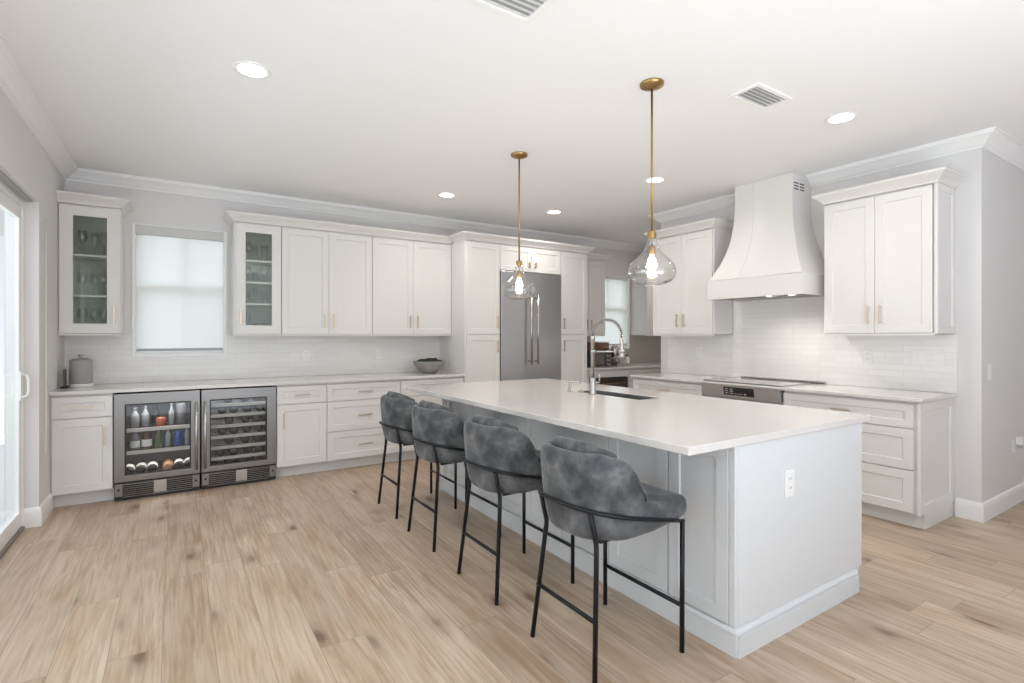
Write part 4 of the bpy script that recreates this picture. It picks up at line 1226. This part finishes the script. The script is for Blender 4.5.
def pad_bm():
    """loose-looking cushion that lines the back and crests above the shell"""
    bm = bmesh.new(); N = 26; rows = []
    for i in range(N + 1):
        u = -1 + 2 * i / N
        phi = u * math.radians(76)
        th = .030 * (1 - abs(u) ** 4) + .004
        T = .918 - .060 * abs(u) ** 2.4
        bot = .655
        ring = []
        for k in range(14):
            a = 2 * PI * k / 14
            zz = (T + bot) / 2 + (T - bot) / 2 * sgn(math.sin(a)) * abs(math.sin(a)) ** .55
            dd = .076 + th * sgn(math.cos(a)) * abs(math.cos(a)) ** .8
            x, y = U_pt(phi, 1.582, .278, .237, 2.6, dd)
            lean = (zz - .66) * .02
            ring.append(bm.verts.new((x - lean, y, zz)))
        rows.append(ring)
    for A, D in zip(rows, rows[1:]):
        for k in range(14): bm.faces.new((A[k], A[(k + 1) % 14], D[(k + 1) % 14], D[k]))
    bm.faces.new(rows[0][::-1]); bm.faces.new(rows[-1])
    return bm
def seat_bm():
    bm = bmesh.new(); n = 44; rings = []
    for s, z in ((.05, .528), (.55, .528), (.86, .530), (.95, .539), (.99, .555), (1.0, .585), (.998, .612), (.985, .635), (.95, .648), (.75, .656), (.35, .659), (.03, .660)):
        ring = []
        for k in range(n):
            t_ = 2 * PI * k / n; c_, s_ = math.cos(t_), math.sin(t_)
            x = 1.636 - OX + .252 * s * sgn(c_) * abs(c_) ** (.26 if c_ > 0 else .4)
            y = .233 * s * sgn(s_) * abs(s_) ** (.30 if c_ > 0 else .4)
            xw = x + OX
            zz = z
            if z < .59: zz += max(0, (xw - 1.62)) * .12 * (1 if z < .57 else .5)   # underside rises to the front
            else: zz -= max(0, xw - 1.74) * .05
            zz += .004 * noise.noise(Vector((x * 9, y * 9, z * 3)))
            ring.append(bm.verts.new((x, y, zz)))
        rings.append(ring)
    for A, D in zip(rings, rings[1:]):
        for k in range(n): bm.faces.new((A[k], A[(k + 1) % n], D[(k + 1) % n], D[k]))
    bm.faces.new(rings[0][::-1]); bm.faces.new(rings[-1])
    return bm
def ring_z(xw): return .557 + (1.80 - xw) * .225
def ring_pts():
    pts = [(1.806 - OX, -.236, ring_z(1.80)), (1.74 - OX, -.236, ring_z(1.74)), (1.66 - OX, -.239, ring_z(1.66))]
    for i in range(33):
        phi = -PI / 2 + PI * i / 32
        x, y = U_pt(phi, 1.580, .277, .240, 2.6)
        pts.append((x, y, ring_z(x + OX)))
    pts += [(1.66 - OX, .239, ring_z(1.66)), (1.74 - OX, .236, ring_z(1.74)), (1.806 - OX, .236, ring_z(1.80))]
    return pts
STOOL_LABEL = ('grey velvet bar stool with black legs, nearest the plain end of the island',
               'grey velvet bar stool with black legs, second from the plain island end',
               'grey velvet bar stool with black legs, third from the plain island end',
               'grey velvet bar stool with black legs, farthest away, by the back cabinets')
def make_stool():
    t = thing('bar_stool', STOOL_LABEL[0], 'bar stool', (OX, 1.690, 0), 0, 'grey velvet bar stools along the island')
    obj('backrest', shell_bm(), 'velvet', t, smooth=True, subsurf=1)
    obj('back_cushion', pad_bm(), 'velvet', t, smooth=True, subsurf=1)
    obj('seat', seat_bm(), 'velvet', t, smooth=True)
    obj('back_rail', tube(bmesh.new(), ring_pts(), .0085, 10), 'black', t, smooth=True)
    for s in (-1, 1):
        bm = bmesh.new(); tube(bm, [(1.804 - OX, s * .234, 0.0), (1.804 - OX, s * .236, ring_z(1.80) + .006)], .0105, 12)
        obj('leg', bm, 'black', t, smooth=True)
        bm = bmesh.new(); tube(bm, [(1.338 - OX, s * .205, 0.0), (1.384 - OX, s * .164, .500), (1.384 - OX, s * .162, .525), (1.374 - OX, s * .162, .565), (1.352 - OX, s * .162, ring_z(1.352))], .0105, 12)
        obj('leg', bm, 'black', t, smooth=True)
    bm = bmesh.new(); tube(bm, [(1.804 - OX, -.23, .197), (1.804 - OX, .23, .197)], .009, 12); obj('footrest', bm, 'black', t, smooth=True)
    bm = bmesh.new(); tube(bm, [(1.357 - OX, -.192, .236), (1.357 - OX, .192, .236)], .009, 12); obj('stretcher', bm, 'black', t, smooth=True)
    bm = bmesh.new()
    for s in (-1, 1): box(bm, 1.41 - OX, 1.60 - OX, s * .150 - .008, s * .150 + .008, .518, .530)
    box(bm, 1.50 - OX, 1.52 - OX, -.142, .142, .520, .532)
    obj('seat_support', bm, 'black', t, smooth=True)
    return t
st = make_stool()
for k, (x, y, a) in enumerate(((1.586, 2.420, 0), (1.590, 3.180, .5), (1.608, 3.866, -.5))):
    r = st.copy(); C.objects.link(r)
    r.location = (x, y, 0); r.rotation_euler = (0, 0, math.radians(a)); r['label'] = STOOL_LABEL[k + 1]
    for ch in st.children:
        c_ = ch.copy(); C.objects.link(c_); c_.parent = r
